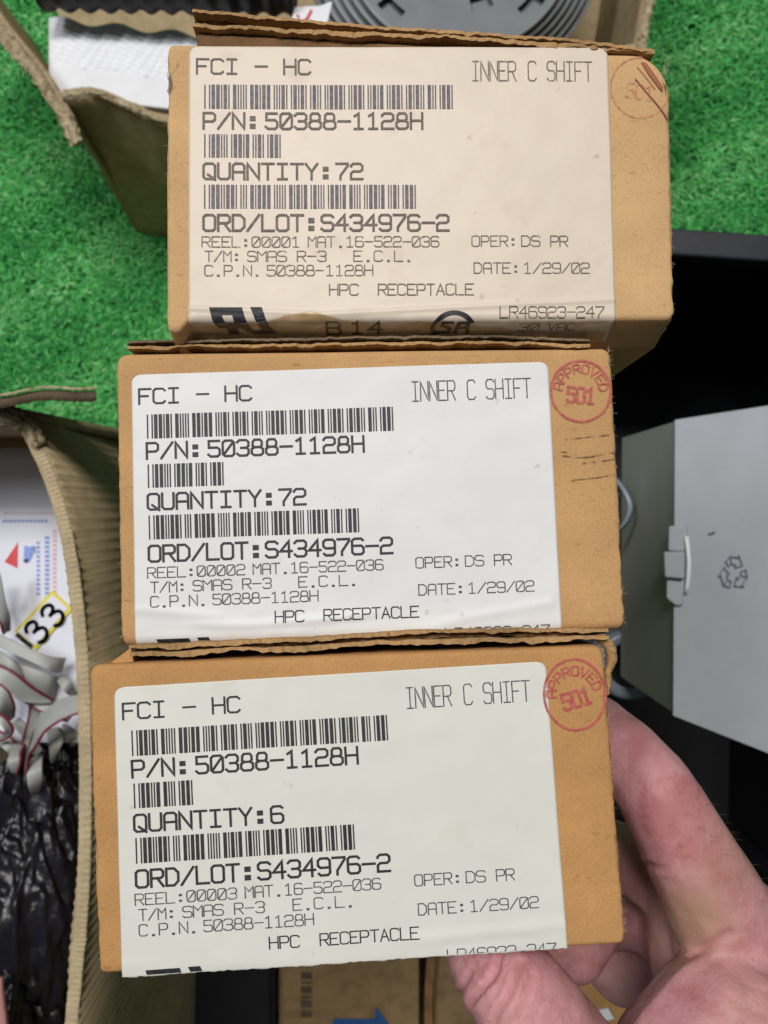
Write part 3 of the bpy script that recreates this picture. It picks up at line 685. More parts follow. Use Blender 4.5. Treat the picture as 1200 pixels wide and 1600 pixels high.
gl('V', [(0, 0), (.5, 1), (1, 0)])
gl('Y', [(0, 0), (.5, .5), (1, 0)], [(.5, .5), (.5, 1)])
gl('/', [(0, 1), (1, 0)])
gl('-', [(0, .5), (1, .5)])
gl('.', [(.45, .98), (.52, .98)]); gl(':', [(.42, .34), (.50, .34)], [(.42, .84), (.50, .84)])
C39 = {'0': '000110100', '1': '100100001', '2': '001100001', '3': '101100000', '4': '000110001', '5': '100110000', '6': '001110000', '7': '000100101', '8': '100100100', '9': '001100100', 'H': '000011001' if 0 else '000011001', 'S': '001010010' if 0 else '001000011', '-': '010000101', '*': '010010100'}
C39['H'] = '100001100'; C39['S'] = '001010010'

LIFT = [0.0]
class Print:
    """strokes in label millimetres (u right, s down the sheet) laid on a box surface"""
    def __init__(s, surf, off): s.mb = MB(); s.surf = surf; s.off = off
    smax = 1e9
    def clip(s, pts):
        out = []
        for a, b in zip(pts, pts[1:] + pts[:1]):
            ia, ib = a[1] <= s.smax, b[1] <= s.smax
            if ia: out.append(a)
            if ia != ib: t_ = (s.smax - a[1]) / (b[1] - a[1]); out.append((a[0] + (b[0] - a[0]) * t_, s.smax))
        return out
    def poly(s, pts):
        pts = s.clip([tuple(p) for p in pts])
        if len(pts) < 3: return
        LIFT[0] = (LIFT[0] + .0013) % .03
        s.mb.face([s.surf(u, v, s.off + LIFT[0]) for u, v in pts[::-1]])
    def line(s, pts, t):
        P = [np.array(p, float) for p in pts]; Q = [P[0]]
        for a, b in zip(P[:-1], P[1:]):
            L = np.hypot(*(b - a)); k = max(1, int(L / 1.2))
            Q += [a + (b - a) * (i + 1) / k for i in range(k)]
        closed = np.hypot(*(P[0] - P[-1])) < 1e-6
        def dirn(a, b): d_ = b - a; return d_ / (np.hypot(*d_) + 1e-9)
        L_, R_ = [], []
        for i, p in enumerate(Q):
            d0 = dirn(Q[i - 1], p) if i else (dirn(Q[-2], p) if closed else dirn(p, Q[1])); d1 = dirn(p, Q[i + 1]) if i < len(Q) - 1 else (dirn(p, Q[1]) if closed else d0)
            n0 = np.array([-d0[1], d0[0]]); n1 = np.array([-d1[1], d1[0]]); nn = n0 + n1; nn /= np.hypot(*nn) + 1e-9
            sc = t / 2 / max(.45, nn @ n0)
            e = np.zeros(2)
            if not closed: e = -d1 * t / 2 if i == 0 else (d0 * t / 2 if i == len(Q) - 1 else e)
            L_.append(p + e + nn * sc); R_.append(p + e - nn * sc)
        LIFT[0] = (LIFT[0] + .0013) % .03
        o = s.off + LIFT[0]
        for i in range(len(Q) - 1):
            q = s.clip([tuple(R_[i]), tuple(R_[i + 1]), tuple(L_[i + 1]), tuple(L_[i])])
            if len(q) > 2: s.mb.face([s.surf(*p, o) for p in q])
    def text(s, txt, u, v, cw, ch, pitch, t):
        for k, chh in enumerate(txt):
            if chh == ' ': continue
            for pl in G[chh]:
                tt = t * 2.1 if chh in '.:' else t
                s.line([(u + k * pitch + x * cw, v + y * ch) for x, y in pl], tt)
    def text_fit(s, txt, u0, u1, v, ch, t, ratio=.8):
        n = len(txt); pitch = (u1 - u0) / (n - 1 + ratio); s.text(txt, u0, v, pitch * ratio, ch, pitch, t)
    def arc_text(s, txt, c, r, ch, cw, a0, a1, t):
        for k, chh in enumerate(txt):
            a = a0 + (a1 - a0) * k / (len(txt) - 1)
            ux, uy = math.cos(a), -math.sin(a)                 # outwards (v is down)
            tx, ty = math.sin(a), math.cos(a)                  # reading direction (clockwise)
            for pl in G[chh]:
                s.line([(c[0] + ux * (r + (.5 - y) * ch) + tx * (x - .5) * cw, c[1] + uy * (r + (.5 - y) * ch) + ty * (x - .5) * cw) for x, y in pl], t)
    def bars(s, txt, u0, u1, v0, v1):
        seq = []
        for ch in txt:
            for k, b in enumerate(C39[ch]): seq.append((k % 2 == 0, 2.6 if b == '1' else 1.0))
            seq.append((False, 1.0))
        seq = seq[:-1]; tot = sum(w_ for _, w_ in seq); m = (u1 - u0) / tot; u = u0
        for bar, w_ in seq:
            if bar: s.poly([(u, v0), (u + w_ * m, v0), (u + w_ * m, v1), (u, v1)])
            u += w_ * m

# ------------------------------------------------------------------ the three labelled boxes
POSE = {'top': [-0.0404, -0.0194, -0.0076, -44.7803, -108.3814, 191.6177], 'mid': [-0.0586, -0.0147, -0.0351, -59.2798, -29.6706, 193.7488], 'bot': [-0.0693, -0.0144, -0.0583, -60.8187, 44.6374, 186.4276]}
def pose_matrix(p):
    wv = Vector(p[:3]); Rm = Matrix.Rotation(wv.length, 3, wv.normalized()); Sg = Matrix(((1, 0, 0), (0, -1, 0), (0, 0, -1)))
    Rw = Sg @ Rm @ Sg; t = Sg @ Vector(p[3:])
    Mx = Rw.to_4x4(); Mx.translation = Vector((t.x / 1000, t.y / 1000, H + t.z / 1000)); return Mx

def sstep(a, b, x): t = min(1, max(0, (x - a) / (b - a))); return t * t * (3 - 2 * t)
BOX = {
 'top': dict(u0=-7.0, u1=113.8, top=lambda u: -3.9 + .018 * u, bot=lambda u: 63.4 + 2.6 * (1 - sstep(-4.5, -1.5, u)), ang=R(70), r=1.6, D=95, cr=[1.5, 9.0], crush=12.0,
             kraft='kraft_top', lab='lab_top', lu=lambda s: (-1.85, 99.0 + .010 * s), lt=-3.2, le=72.0, seed=1.3,
             ink='ink_top', thin='ink_thin_top', bar='ink_bar_top', stamp='stamp_faint'),
 'mid': dict(u0=-5.4, u1=115.1, top=lambda u: -8.9 + .020 * u, bot=lambda u: 61.6 + .004 * u, ang=R(88), r=2.6, D=95, cr=[2.6, 2.2], crush=0,
             kraft='kraft_mid', lab='lab_mid', lu=lambda s: (-1.75 - .003 * s, 99.6 + .003 * s), lt=-3.6, le=64.0, seed=4.1,
             ink='ink', thin='ink_thin', bar='ink', stamp='stamp'),
 'bot': dict(u0=-7.6, u1=113.1, top=lambda u: -9.2 + .022 * u, bot=lambda u: 60.6 + .010 * u, ang=R(88), r=1.4, D=98, cr=[2.2, 2.0], crush=0,
             kraft='kraft_low', lab='lab_low', lu=lambda s: (-1.9 - .008 * s, 99.3 + .004 * s), lt=-3.8, le=61.6, seed=7.7,
             ink='ink', thin='ink_thin', bar='ink', stamp='stamp'),
}
def make_surf(B, label=False, hang=False, wrinkle=None):
    r = B['r']; A = B['ang']; sd = B['seed']
    def f(u, s, off):
        vb = B['bot'](u) - r
        z = .28 * nz(u * .035 + sd, s * .05, sd) + .10 * nz(u * .12 + sd, s * .15)
        if wrinkle: z += wrinkle(u, s)
        if s <= vb or hang:
            v = s; n_ = (0, 1)
            if hang and s > vb: z -= .05 * (s - vb) ** 2
            return Vector((u, -v, z + off)) * .001
        a = s - vb
        if a < r * A: th = a / r; v = vb + r * math.sin(th); zz = -(r - r * math.cos(th))
        else:
            e = a - r * A; th = A; v = vb + r * math.sin(A) + e * math.cos(A); zz = -(r - r * math.cos(A)) - e * math.sin(A)
        return Vector((u, -(v + off * math.sin(th)), z + zz + off * math.cos(th))) * .001
    return f

def make_box(key, label_txt, reel_no, qty, stamp_c, stamp_r, stamp_rot, txt_rot, arc=(0, 360), sy=1.0):
    B = BOX[key]; MW = pose_matrix(POSE[key])
    base = Vector((53, -B['bot'](50), -B['D'] / 2)) * .001
    root = empty('receptacle_box', MW @ base, label_txt, 'cardboard box', 'labelled cardboard boxes stacked in the hand')
    rm = MW.to_3x3().to_4x4(); root.rotation_euler = MW.to_euler(); bpy.context.view_layer.update()
    shift = Matrix.Translation(base)           # local frame: label frame shifted to the base
    sf = make_surf(B)
    # ---- body
    N = 132; us = [B['u0'] + (B['u1'] - B['u0']) * (i / (N - 1)) for i in range(N)]
    us = sorted(us + [B['u0'] + e for e in (.15, .35, .6)] + [B['u1'] - e for e in (.15, .35, .6, .9)])
    cols = []; rs = 1.0; rt = 1.4
    for u in us:
        el, er = u - B['u0'], B['u1'] - u
        def cro(e, R_): return 0 if e >= R_ else R_ - math.sqrt(max(0, R_ * R_ - (R_ - e) ** 2))
        tv = B['top'](u) + cro(el, B['cr'][0]) + cro(er, B['cr'][1]) * (1.2 if B['crush'] else 1)
        zs = -(rs - math.sqrt(max(0, rs * rs - (rs - min(el, er, rs)) ** 2)))
        jx = (-1 if el < 1.2 else (1 if er < 1.2 else 0)) * .35
        col = []
        for q in (0., .5, .8, .93): col.append(Vector((u, -tv + .25 * nz(u * .2, q * 3), -B['D'] * (1 - q))) * .001)
        for k in range(5):
            th = PI / 2 * (1 - k / 4); col.append((sf(u, tv + rt - rt * math.sin(th), 0) + Vector((0, 0, (zs - (rt - rt * math.cos(th))) * .001))))
        vb = B['bot'](u) - B['r']; s_end = vb + B['r'] * B['ang']
        S_ = [tv + rt + (vb - tv - rt) * k / 40 for k in range(1, 41)] + [vb + B['r'] * B['ang'] * k / 6 for k in range(1, 7)]
        if B['ang'] < R(80): S_ += [s_end + B['crush'] * k / 8 for k in range(1, 9)]
        for s in S_:
            p = sf(u, s, 0); p.z += zs * .001
            p.x += jx * (nz(s * 1.1, u * .01 + B['seed']) + .7 * nz(s * 3.5, B['seed'])) * .001
            # squared-off bottom corners
            p.y += .001 * (cro(el, 1.6) + cro(er, 1.6)) * sstep(vb - 3, vb + 1, s)
            col.append(p)
        p = col[-1]
        for q in (.3, 1.): col.append(Vector((p.x, p.y - (0), p.z + (-B['D'] * .001 - p.z) * q)))
        cols.append(col)
    mb = MB(); mb.grid(cols)
    for c_, fl in ((cols[0], False), (cols[-1], True)):
        cap = list(c_); mb.face(cap[::-1] if fl else cap)
    back = [c_[0] for c_ in cols] + [c_[-1] for c_ in cols][::-1]; mb.face(back[::-1])
    body = mb.build('body', M[B['kraft']], root, True, shift, weld=True)
    for p in body.data.polygons:
        if len(p.vertices) > 4: p.use_smooth = False
    # ---- label sheet
    wr = None
    if key == 'mid':
        def wr(u, s):
            k = sstep(50, 58, s)
            a = .42 * math.exp(-((s - (57.6 - .045 * abs(u - 26))) / 1.2) ** 2) * sstep(8, 15, u) * (1 - sstep(45, 62, u))
            b = .28 * math.exp(-((s - (53.2 + .12 * (u - 0))) / 1.3) ** 2) * (1 - sstep(16, 24, u))
            c = .32 * math.exp(-((s - (59.0 - .15 * (u - 70))) / 1.4) ** 2) * sstep(66, 76, u) * (1 - sstep(97, 100, u))
            return a + b + c + k * .18 * nz(u * .15, s * .25, 3)
    if key == 'bot':
        def wr(u, s): return .25 * math.exp(-((s - (57.5 - .03 * (u - 60))) / 1.5) ** 2) * sstep(55, 66, u) + sstep(54, 60, s) * .15 * nz(u * .15, s * .3, 8)
    if key == 'top':
        def wr(u, s):
            k = sstep(61, 65, s)
            return k * (.7 * max(0, nz(u * .09, s * .22, 5)) + .35 * nz(u * .35, s * .4, 2)) + .25 * math.exp(-((s - 61.8 + .05 * abs(u - 30)) / .6) ** 2)
    ls = make_surf(B, True, hang=(key == 'bot'), wrinkle=(lambda u, s: .0 + max(0., wr(u, s))))
    lb = MB(); rows = []; RR = 2.2
    nS = 230
    for i in range(nS + 1):
        s = B['lt'] + (B['le'] - B['lt']) * i / nS
        a_, b_ = B['lu'](s); e = s - B['lt']
        ins = 0 if e >= RR else RR - math.sqrt(max(0, RR * RR - (RR - e) ** 2))
        a_ += ins; b_ -= ins
        row = []
        for j in range(181):
            u = a_ + (b_ - a_) * j / 180; ss = s
            if i == nS: ss += .25 * nz(u * .3, 3, B['seed']) + (.35 * nz(u * .9, 1) if key == 'bot' else 0)
            row.append(ls(u, ss, .14))
        rows.append(row)
    lb.slab(rows[::-1], Vector((0, 0, -.00009)))
    lab = lb.build('label', M[B['lab']], root, True, shift)
    # ---- print
    Print.smax = B['le'] - .35
    def fin(P, name, mat, parent): return P.mb.build(name, M[mat], parent, False, shift)
    t = .56
    P = Print(ls, .27)
    P.text('FCI', 0, 0, 2.75, 3.55, 3.47, t * .85); P.text('-', 13.95, 0, 2.75, 3.4, 3.4, t * .8); P.text('HC', 20.8, 0, 2.75, 3.55, 3.47, t * .85)
    P.text('P/N:', 1.62, 13.2, 2.7, 3.75, 3.47, t); P.text('50388-1128H', 16.4, 13.2, 2.72, 3.75, 3.47, t)
    P.text('QUANTITY:', 1.62, 25.5, 2.72, 3.75, 3.47, t); P.text(qty, 33.2, 25.5, 2.72, 3.75, 3.47, t)
    P.text('ORD/LOT:', 1.62, 37.95, 2.72, 3.75, 3.47, t * 1.05); P.text('S434976-2', 29.6, 37.95, 2.72, 3.75, 3.44, t * 1.05)
    fin(P, 'heavy_print', B['ink'], lab)
    P = Print(ls, .27); tt = .26
    P.text_fit('REEL:' + reel_no, 1.26, 24.4, 43.15, 2.45, tt); P.text_fit('MAT.16-522-036', 26.4, 57.5, 43.15, 2.45, tt, .82)
    P.text_fit('T/M:', 2.0, 10.3, 46.6, 2.45, tt); P.text_fit('SMAS', 12.0, 21.2, 46.6, 2.45, tt, .85); P.text_fit('R-3', 23.8, 30.6, 46.6, 2.45, tt)
    P.text_fit('E.C.L.', 37.2, 51.3, 46.6, 2.45, tt, .82)
    P.text_fit('C.P.N.', 1.9, 15.2, 50.0, 2.5, tt, .82); P.text_fit('50388-1128H', 16.6, 41.7, 50.0, 2.5, tt, .84)
    P.text_fit('OPER:', 65.4, 76.2, 43.0, 2.5, tt); P.text_fit('DS', 77.3, 81.7, 43.0, 2.5, tt, .85); P.text_fit('PR', 84.3, 88.4, 43.0, 2.5, tt, .85)
    P.text_fit('DATE:', 65.85, 76.8, 49.5, 2.5, tt); P.text_fit('1/29/02', 77.7, 93.5, 49.5, 2.5, tt, .83)
    if key != 'mid' or True:
        P.text_fit('LR46923-247', 71.9, 96.8, 60.1, 2.5, tt, .84)
    if key == 'top': P.text_fit('30', 77.0, 81.8, 64.4, 2.8, tt); P.text_fit('VAC', 84.0, 90.5, 64.4, 2.8, tt)
    fin(P, 'fine_print', B['thin'], lab); P = Print(ls, .27)
    P.text('INNER', 65.9, .35, 1.82, 4.75, 2.19, tt * 1.05); P.text('C', 79.5, .35, 1.9, 4.75, 2.19, tt * 1.05); P.text('SHIFT', 84.1, .35, 1.86, 4.75, 2.25, tt * 1.05)
    fin(P, 'shift_print', B['thin'], lab)
    P = Print(ls, .27)
    P.text_fit('HPC', 31.4, 38.2, 54.6, 2.6, .30, .82); P.text_fit('RECEPTaCLE', 43.0, 65.6, 54.6, 2.6, .30, .82)
    fin(P, 'receptacle_print', B['thin'] if key == 'top' else B['ink'], lab)
    for txt, a_, b_, v0, v1 in (('*50388-1128H*', 1.75, 61.2, 6.25, 12.1), ('*%s*' % qty, 1.75, 1.75 + 4.58 * (len(qty) + 2) - .15, 18.35, 24.0), ('*S434976-2*', 1.75, 52.1, 30.65, 36.4)):
        P = Print(ls, .27); P.bars(txt, a_, b_, v0, v1); fin(P, 'barcode', B['bar'], lab)
    # certification marks on the fold of the label
    P = Print(ls, .27)
    def z2(zx, zy): y = 430 + zy / 4; s = 60.05 + (y - 478.8) / 6.5 if y < 500 else 63.3 + (y - 500) * .225; return ((300 + zx / 4 - 307) / 6.52, s)
    def sub(q):                                                # subdivide a quad down the sheet so that it follows the fold
        n_ = 8
        for k in range(n_):
            a, b = k / n_, (k + 1) / n_; L_ = lambda t_: tuple(np.array(q[0]) * (1 - t_) + np.array(q[3]) * t_); R_ = lambda t_: tuple(np.array(q[1]) * (1 - t_) + np.array(q[2]) * t_)
            P.poly([z2(*L_(a)), z2(*R_(a)), z2(*R_(b)), z2(*L_(b))])
    for q in ([(105, 197), (308, 197), (320, 243), (116, 243)], [(116, 243), (182, 243), (200, 288), (128, 288)], [(246, 243), (320, 243), (335, 288), (258, 288)], [(128, 288), (335, 288), (348, 324), (150, 324)],
              [(198, 324), (265, 324), (272, 368), (202, 368)], [(285, 324), (348, 324), (372, 346), (322, 350)], [(322, 346), (482, 334), (512, 362), (372, 368)], [(357, 195), (428, 195), (478, 338), (416, 342)]):
        sub(q)
    fin(P, 'component_mark', 'ink', lab)
    if key == 'top':
        P = Print(ls, .27)
        P.text('B', 30.6, 63.7, 3.2, 5.0, 4, .62); P.text('14', 36.4, 63.6, 2.9, 4.7, 4.5, .6)
        fin(P, 'code_print', 'ink', lab)
        P = Print(ls, .27); cc = (61.0, 66.0); cs_ = lambda q: [(x, 61.2 + (y - 61.8) * .80) for x, y in q]
        P.line([(cc[0] + 5.0 * math.cos(a), cc[1] - 4.5 * math.sin(a)) for a in np.linspace(.55, 3.75, 30)], 1.05)
        P.line(cs_([(60.6, 65.2), (58.6, 65.2), (58.3, 66.8), (60.3, 68.0), (60.0, 69.8), (57.6, 70.0)]), .9)
        P.line(cs_([(61.6, 70.2), (62.4, 65.3), (64.4, 65.3), (64.6, 70.2)]), .9); P.line(cs_([(61.9, 67.8), (64.5, 67.8)]), .85)
        fin(P, 'approval_mark', 'ink', lab)
    if key == 'top':
        tp = MB(); xs = [296, 330, 405, 420, 445, 482, 505, 535, 600, 648, 672, 730, 775, 800, 880, 950]; ys = [506, 503, 501, 497, 491, 486.5, 491, 498, 505, 499, 502, 507, 511, 516, 519, 517]
        rows = []
        for i in range(40):
            r_ = []
            for j in range(160):
                x = 296 + 654 * j / 159; y0 = interp(x, xs, ys) + .8 * nz(x * .08, 2); u_, s0 = z2((x - 300) * 4, (y0 - 430) * 4)
                r_.append(ls(u_, s0 + (71.5 - s0) * i / 39, .40))
            rows.append(r_)
        tp.slab(rows[::-1], Vector((0, 0, -.00006))); tp.build('tape_strip', M['tape'], lab, True, shift)
    # ---- stamp on card and label edge
    Print.smax = 1e9
    P = Print(sf, .34)
    n_ = 72
    jit = lambda a: 1 + .012 * nz(math.cos(a) * 4, math.sin(a) * 4, B['seed'])
    ring = [(stamp_c[0] + stamp_r * jit(a) * math.cos(a), stamp_c[1] - sy * stamp_r * jit(a) * math.sin(a)) for a in [R(arc[0] + (arc[1] - arc[0]) * k / n_) for k in range(n_ + 1)]]
    if arc[1] - arc[0] == 360: ring[-1] = ring[0]
    wd = .42 if key == 'top' else .62
    P.line(ring, wd)
    if key != 'top': P.arc_text('APPROVED', stamp_c, stamp_r * .76, stamp_r * .29, stamp_r * .22, R(165) + stamp_rot, R(8) + stamp_rot, .42)
    ca, sa = math.cos(txt_rot), math.sin(txt_rot)
    h5 = stamp_r * .50; w5 = stamp_r * .28
    for k, ch in enumerate('5O1'):
        for pl in G[ch]:
            pts = []
            for x, y in pl:
                a = (-1.42 + k * 1.04 + x * .78) * w5 * 1.12; b = (y - .5) * h5 + stamp_r * .14
                pts.append((stamp_c[0] + a * ca - b * sa, stamp_c[1] + a * sa + b * ca))
            P.line(pts, .4 if key == 'top' else .74)
    P.mb.build('approval_stamp', M[B['stamp']], root, False, shift)
    fb = MB(); r2 = np.random.default_rng(int(B['seed'] * 10))
    for k in range(120):
        right = r2.random() < .7; v_ = r2.uniform(B['top'](50) + 2, B['bot'](50) - 1)
        if r2.random() < .25: v_ = r2.choice([B['bot'](50) - 2.5, B['top'](50) + 3]) + r2.normal(0, .8)
        u_ = B['u1'] + .1 if right else B['u0'] - .1
        p_ = Vector((u_ - (.25 if right else -.25), -v_, -1.0 - 3 * r2.random())) * .001; a_ = (0 if right else PI) + r2.normal(0, .9); P_ = [p_]
        for q in range(4): a_ += r2.normal(0, .5); P_.append(P_[-1] + Vector((math.cos(a_), math.sin(a_), .3 * r2.normal())) * (.00022 + .0002 * r2.random()))
        fb.tube(P_, lambda i_: .00004 * (1 - .15 * i_), 4)
    fo = fb.build('frayed_fibres', M['fibre'], root, False, shift); fo['kind'] = 'stuff'
    return root, sf, shift, MW

def flaps(root, shift, B, us, l1, l2, depth, th, mat_a='kraft_edge', mat_top=None, u0=None, u1=None, wob=.35):
    """two board liners and a recessed core coloured dark as gap shade, standing on top of the face"""
    def sheet(vs, t, z0, name, mat, amp):
        mb = MB(); n = 150; rows = []
        for i in range(6):
            r = []
            for j in range(n):
                u = u0 + (u1 - u0) * j / (n - 1)
                zf = z0 + amp * (nz(u * .5, vs[0]) + .8 * nz(u * 2.1, vs[0] + 4)) if i == 0 else z0 - 1.0 - (depth - 1.0) * (i - 1) / 4
                v = interp(u, us, vs) + wob * (nz(u * .18, vs[0]) + .4 * nz(u * .7, vs[0]))
                r.append(Vector((u, -v, zf)) * .001)
            rows.append(r)
        mb.slab(rows, lambda i, j: Vector((0, -t * (1 + .5 * nz(j * .13, vs[0]) + .35 * nz(j * .5, vs[0] + 2)) * .001, 0)))
        return mb.build(name, M[mat], root, False, shift)
    sheet(l1, th, .6, 'flap_liner', mat_top or mat_a, .5)
    mid = [(a + b) / 2 for a, b in zip(l1, l2)]
    sheet([a + th for a in l1], max(.3, (np.mean(l2) - np.mean(l1)) - th), -2.2, 'flap_core', 'kraft_core', .6)
    sheet(l2, th * 1.2, .3, 'flap_liner', mat_a, .5)

def scuffs(root, sf, shift, items, mat, name='scuff_mark'):
    P = Print(sf, .30)
    for pts, t in items: P.line(lerp_path(pts, 14), t)
    return P.mb.build(name, M[mat], root, False, shift)

rt_, sf, sh, MW = make_box('top', 'topmost labelled box with a yellowed label reading quantity 72 and reel 00001', '00001', '72', (106.6, 6.6), 7.1, 0, R(8), (85, 345), 1.05)
flaps(rt_, sh, BOX['top'], [-1, 22, 45, 60, 76, 91, 112], [-12.0, -9.9, -7.9, -7.2, -6.0, -5.1, -2.3], [-8.6, -7.6, -6.5, -6.1, -5.0, -4.3, -2.4], 55, .75, u0=-1.0, u1=110.2)
fc = MB()                                                       # board coloured dark for the shade in the recess under the second liner
fc.slab([[Vector((-.3 + 108 * j / 60, 7.2 - 5.4 * j / 60, -1.5 - 12 * i)) * .001 for j in range(61)] for i in range(4)], Vector((0, -.0030, 0))); fc.build('flap_core', M['kraft_core'], rt_, False, sh)
scuffs(rt_, sf, sh, [([(105.5, 4.5), (108.5, 8.2), (111, 11.3), (113.2, 14.6)], .30), ([(106, 1.5), (108, 4.0), (110.2, 7.0)], .18)], 'gash', 'crease_mark')
scuffs(rt_, sf, sh, [([(-6.8, 5), (-5.2, 2.5), (-4, .8)], .3), ([(-6.6, 8), (-6.2, 6), (-6.7, 3.8)], .9)], 'scuff')
P = Print(sf, .31)
P.poly([(106.9, .2), (108.2, .6), (109.8, 2.9), (112.2, 6.6), (112.0, 7.8), (111.2, 6.9), (108.8, 3.6)]); P.mb.build('torn_gash', M['gash'], rt_, False, sh)

rt_, sf, sh, MW = make_box('mid', 'middle labelled box with a white label reading quantity 72 and reel 00002', '00002', '72', (107.2, 3.9), 7.3, 0, R(6), (0, 360), 1.03)
flaps(rt_, sh, BOX['mid'], [-3, 20, 60, 90, 113], [-11.9, -11.5, -11.1, -10.3, -8.4], [-10.5, -10.2, -9.7, -8.9, -7.4], 52, .6, u0=-2.6, u1=110.0, mat_top='shaded_dirty_edge')
scuffs(rt_, sf, sh, [([(103, 15.6), (108, 15.3), (114.5, 14.8)], .35), ([(102, 19.6), (107, 20.2), (114.6, 19.2)], .4), ([(107, 21.6), (111, 21.3), (114.6, 20.8)], .45), ([(104, 25.6), (109, 25.3), (114.5, 24.6)], .3), ([(101.5, 18.6), (103, 18.8)], .2)], 'scuff')

rt_, sf, sh, MW = make_box('bot', 'lowest labelled box, gripped by the hand, its cream label reading quantity 6 and reel 00003', '00003', '6', (105.5, 4.3), 7.25, R(10), R(-13), (0, 360), 1.13)
flaps(rt_, sh, BOX['bot'], [2, 25, 50, 60, 85, 113], [-13.4, -13.1, -12.6, -12.9, -12.1, -10.6], [-11.6, -11.3, -10.7, -11.0, -10.1, -8.8], 52, .9, u0=2.0, u1=114.5)
BB = BOX['bot']
tn = MB(); P0 = [(113.2, -8.5), (115.2, -6.0), (115.6, -2.5), (114.3, .3), (114.0, 3.6), (113.4, 5.6)]; rows = []
for i, p in enumerate(lerp_path(P0, 40)):
    rr = 1.6 * (1 - .55 * i / 39)
    rows.append([Vector((p[0] + math.cos(2 * PI * k / 12) * rr * (1 + .6 * nz(i * .4, k)), -p[1] + math.sin(2 * PI * k / 12) * rr * .5, -2.6 + math.sin(2 * PI * k / 12) * 1.8 * (1 + .6 * nz(i * .5, k * 2)))) * .001 for k in range(12)])
tn.grid(rows, close=True); tn.build('torn_corner', M['kraft_edge'], rt_, True, sh)
tn = MB(); tn.hexa([Vector(p) * .001 for p in ((-3.5, 9.2, -3), (1.5, 12.6, -2.5), (2.2, 9.3, -2))], [Vector(p) * .001 for p in ((-3.5, 9.2, -30), (1.5, 12.6, -30), (2.2, 9.3, -30))]); tn.build('folded_corner', M['kraft_low'], rt_, False, sh)

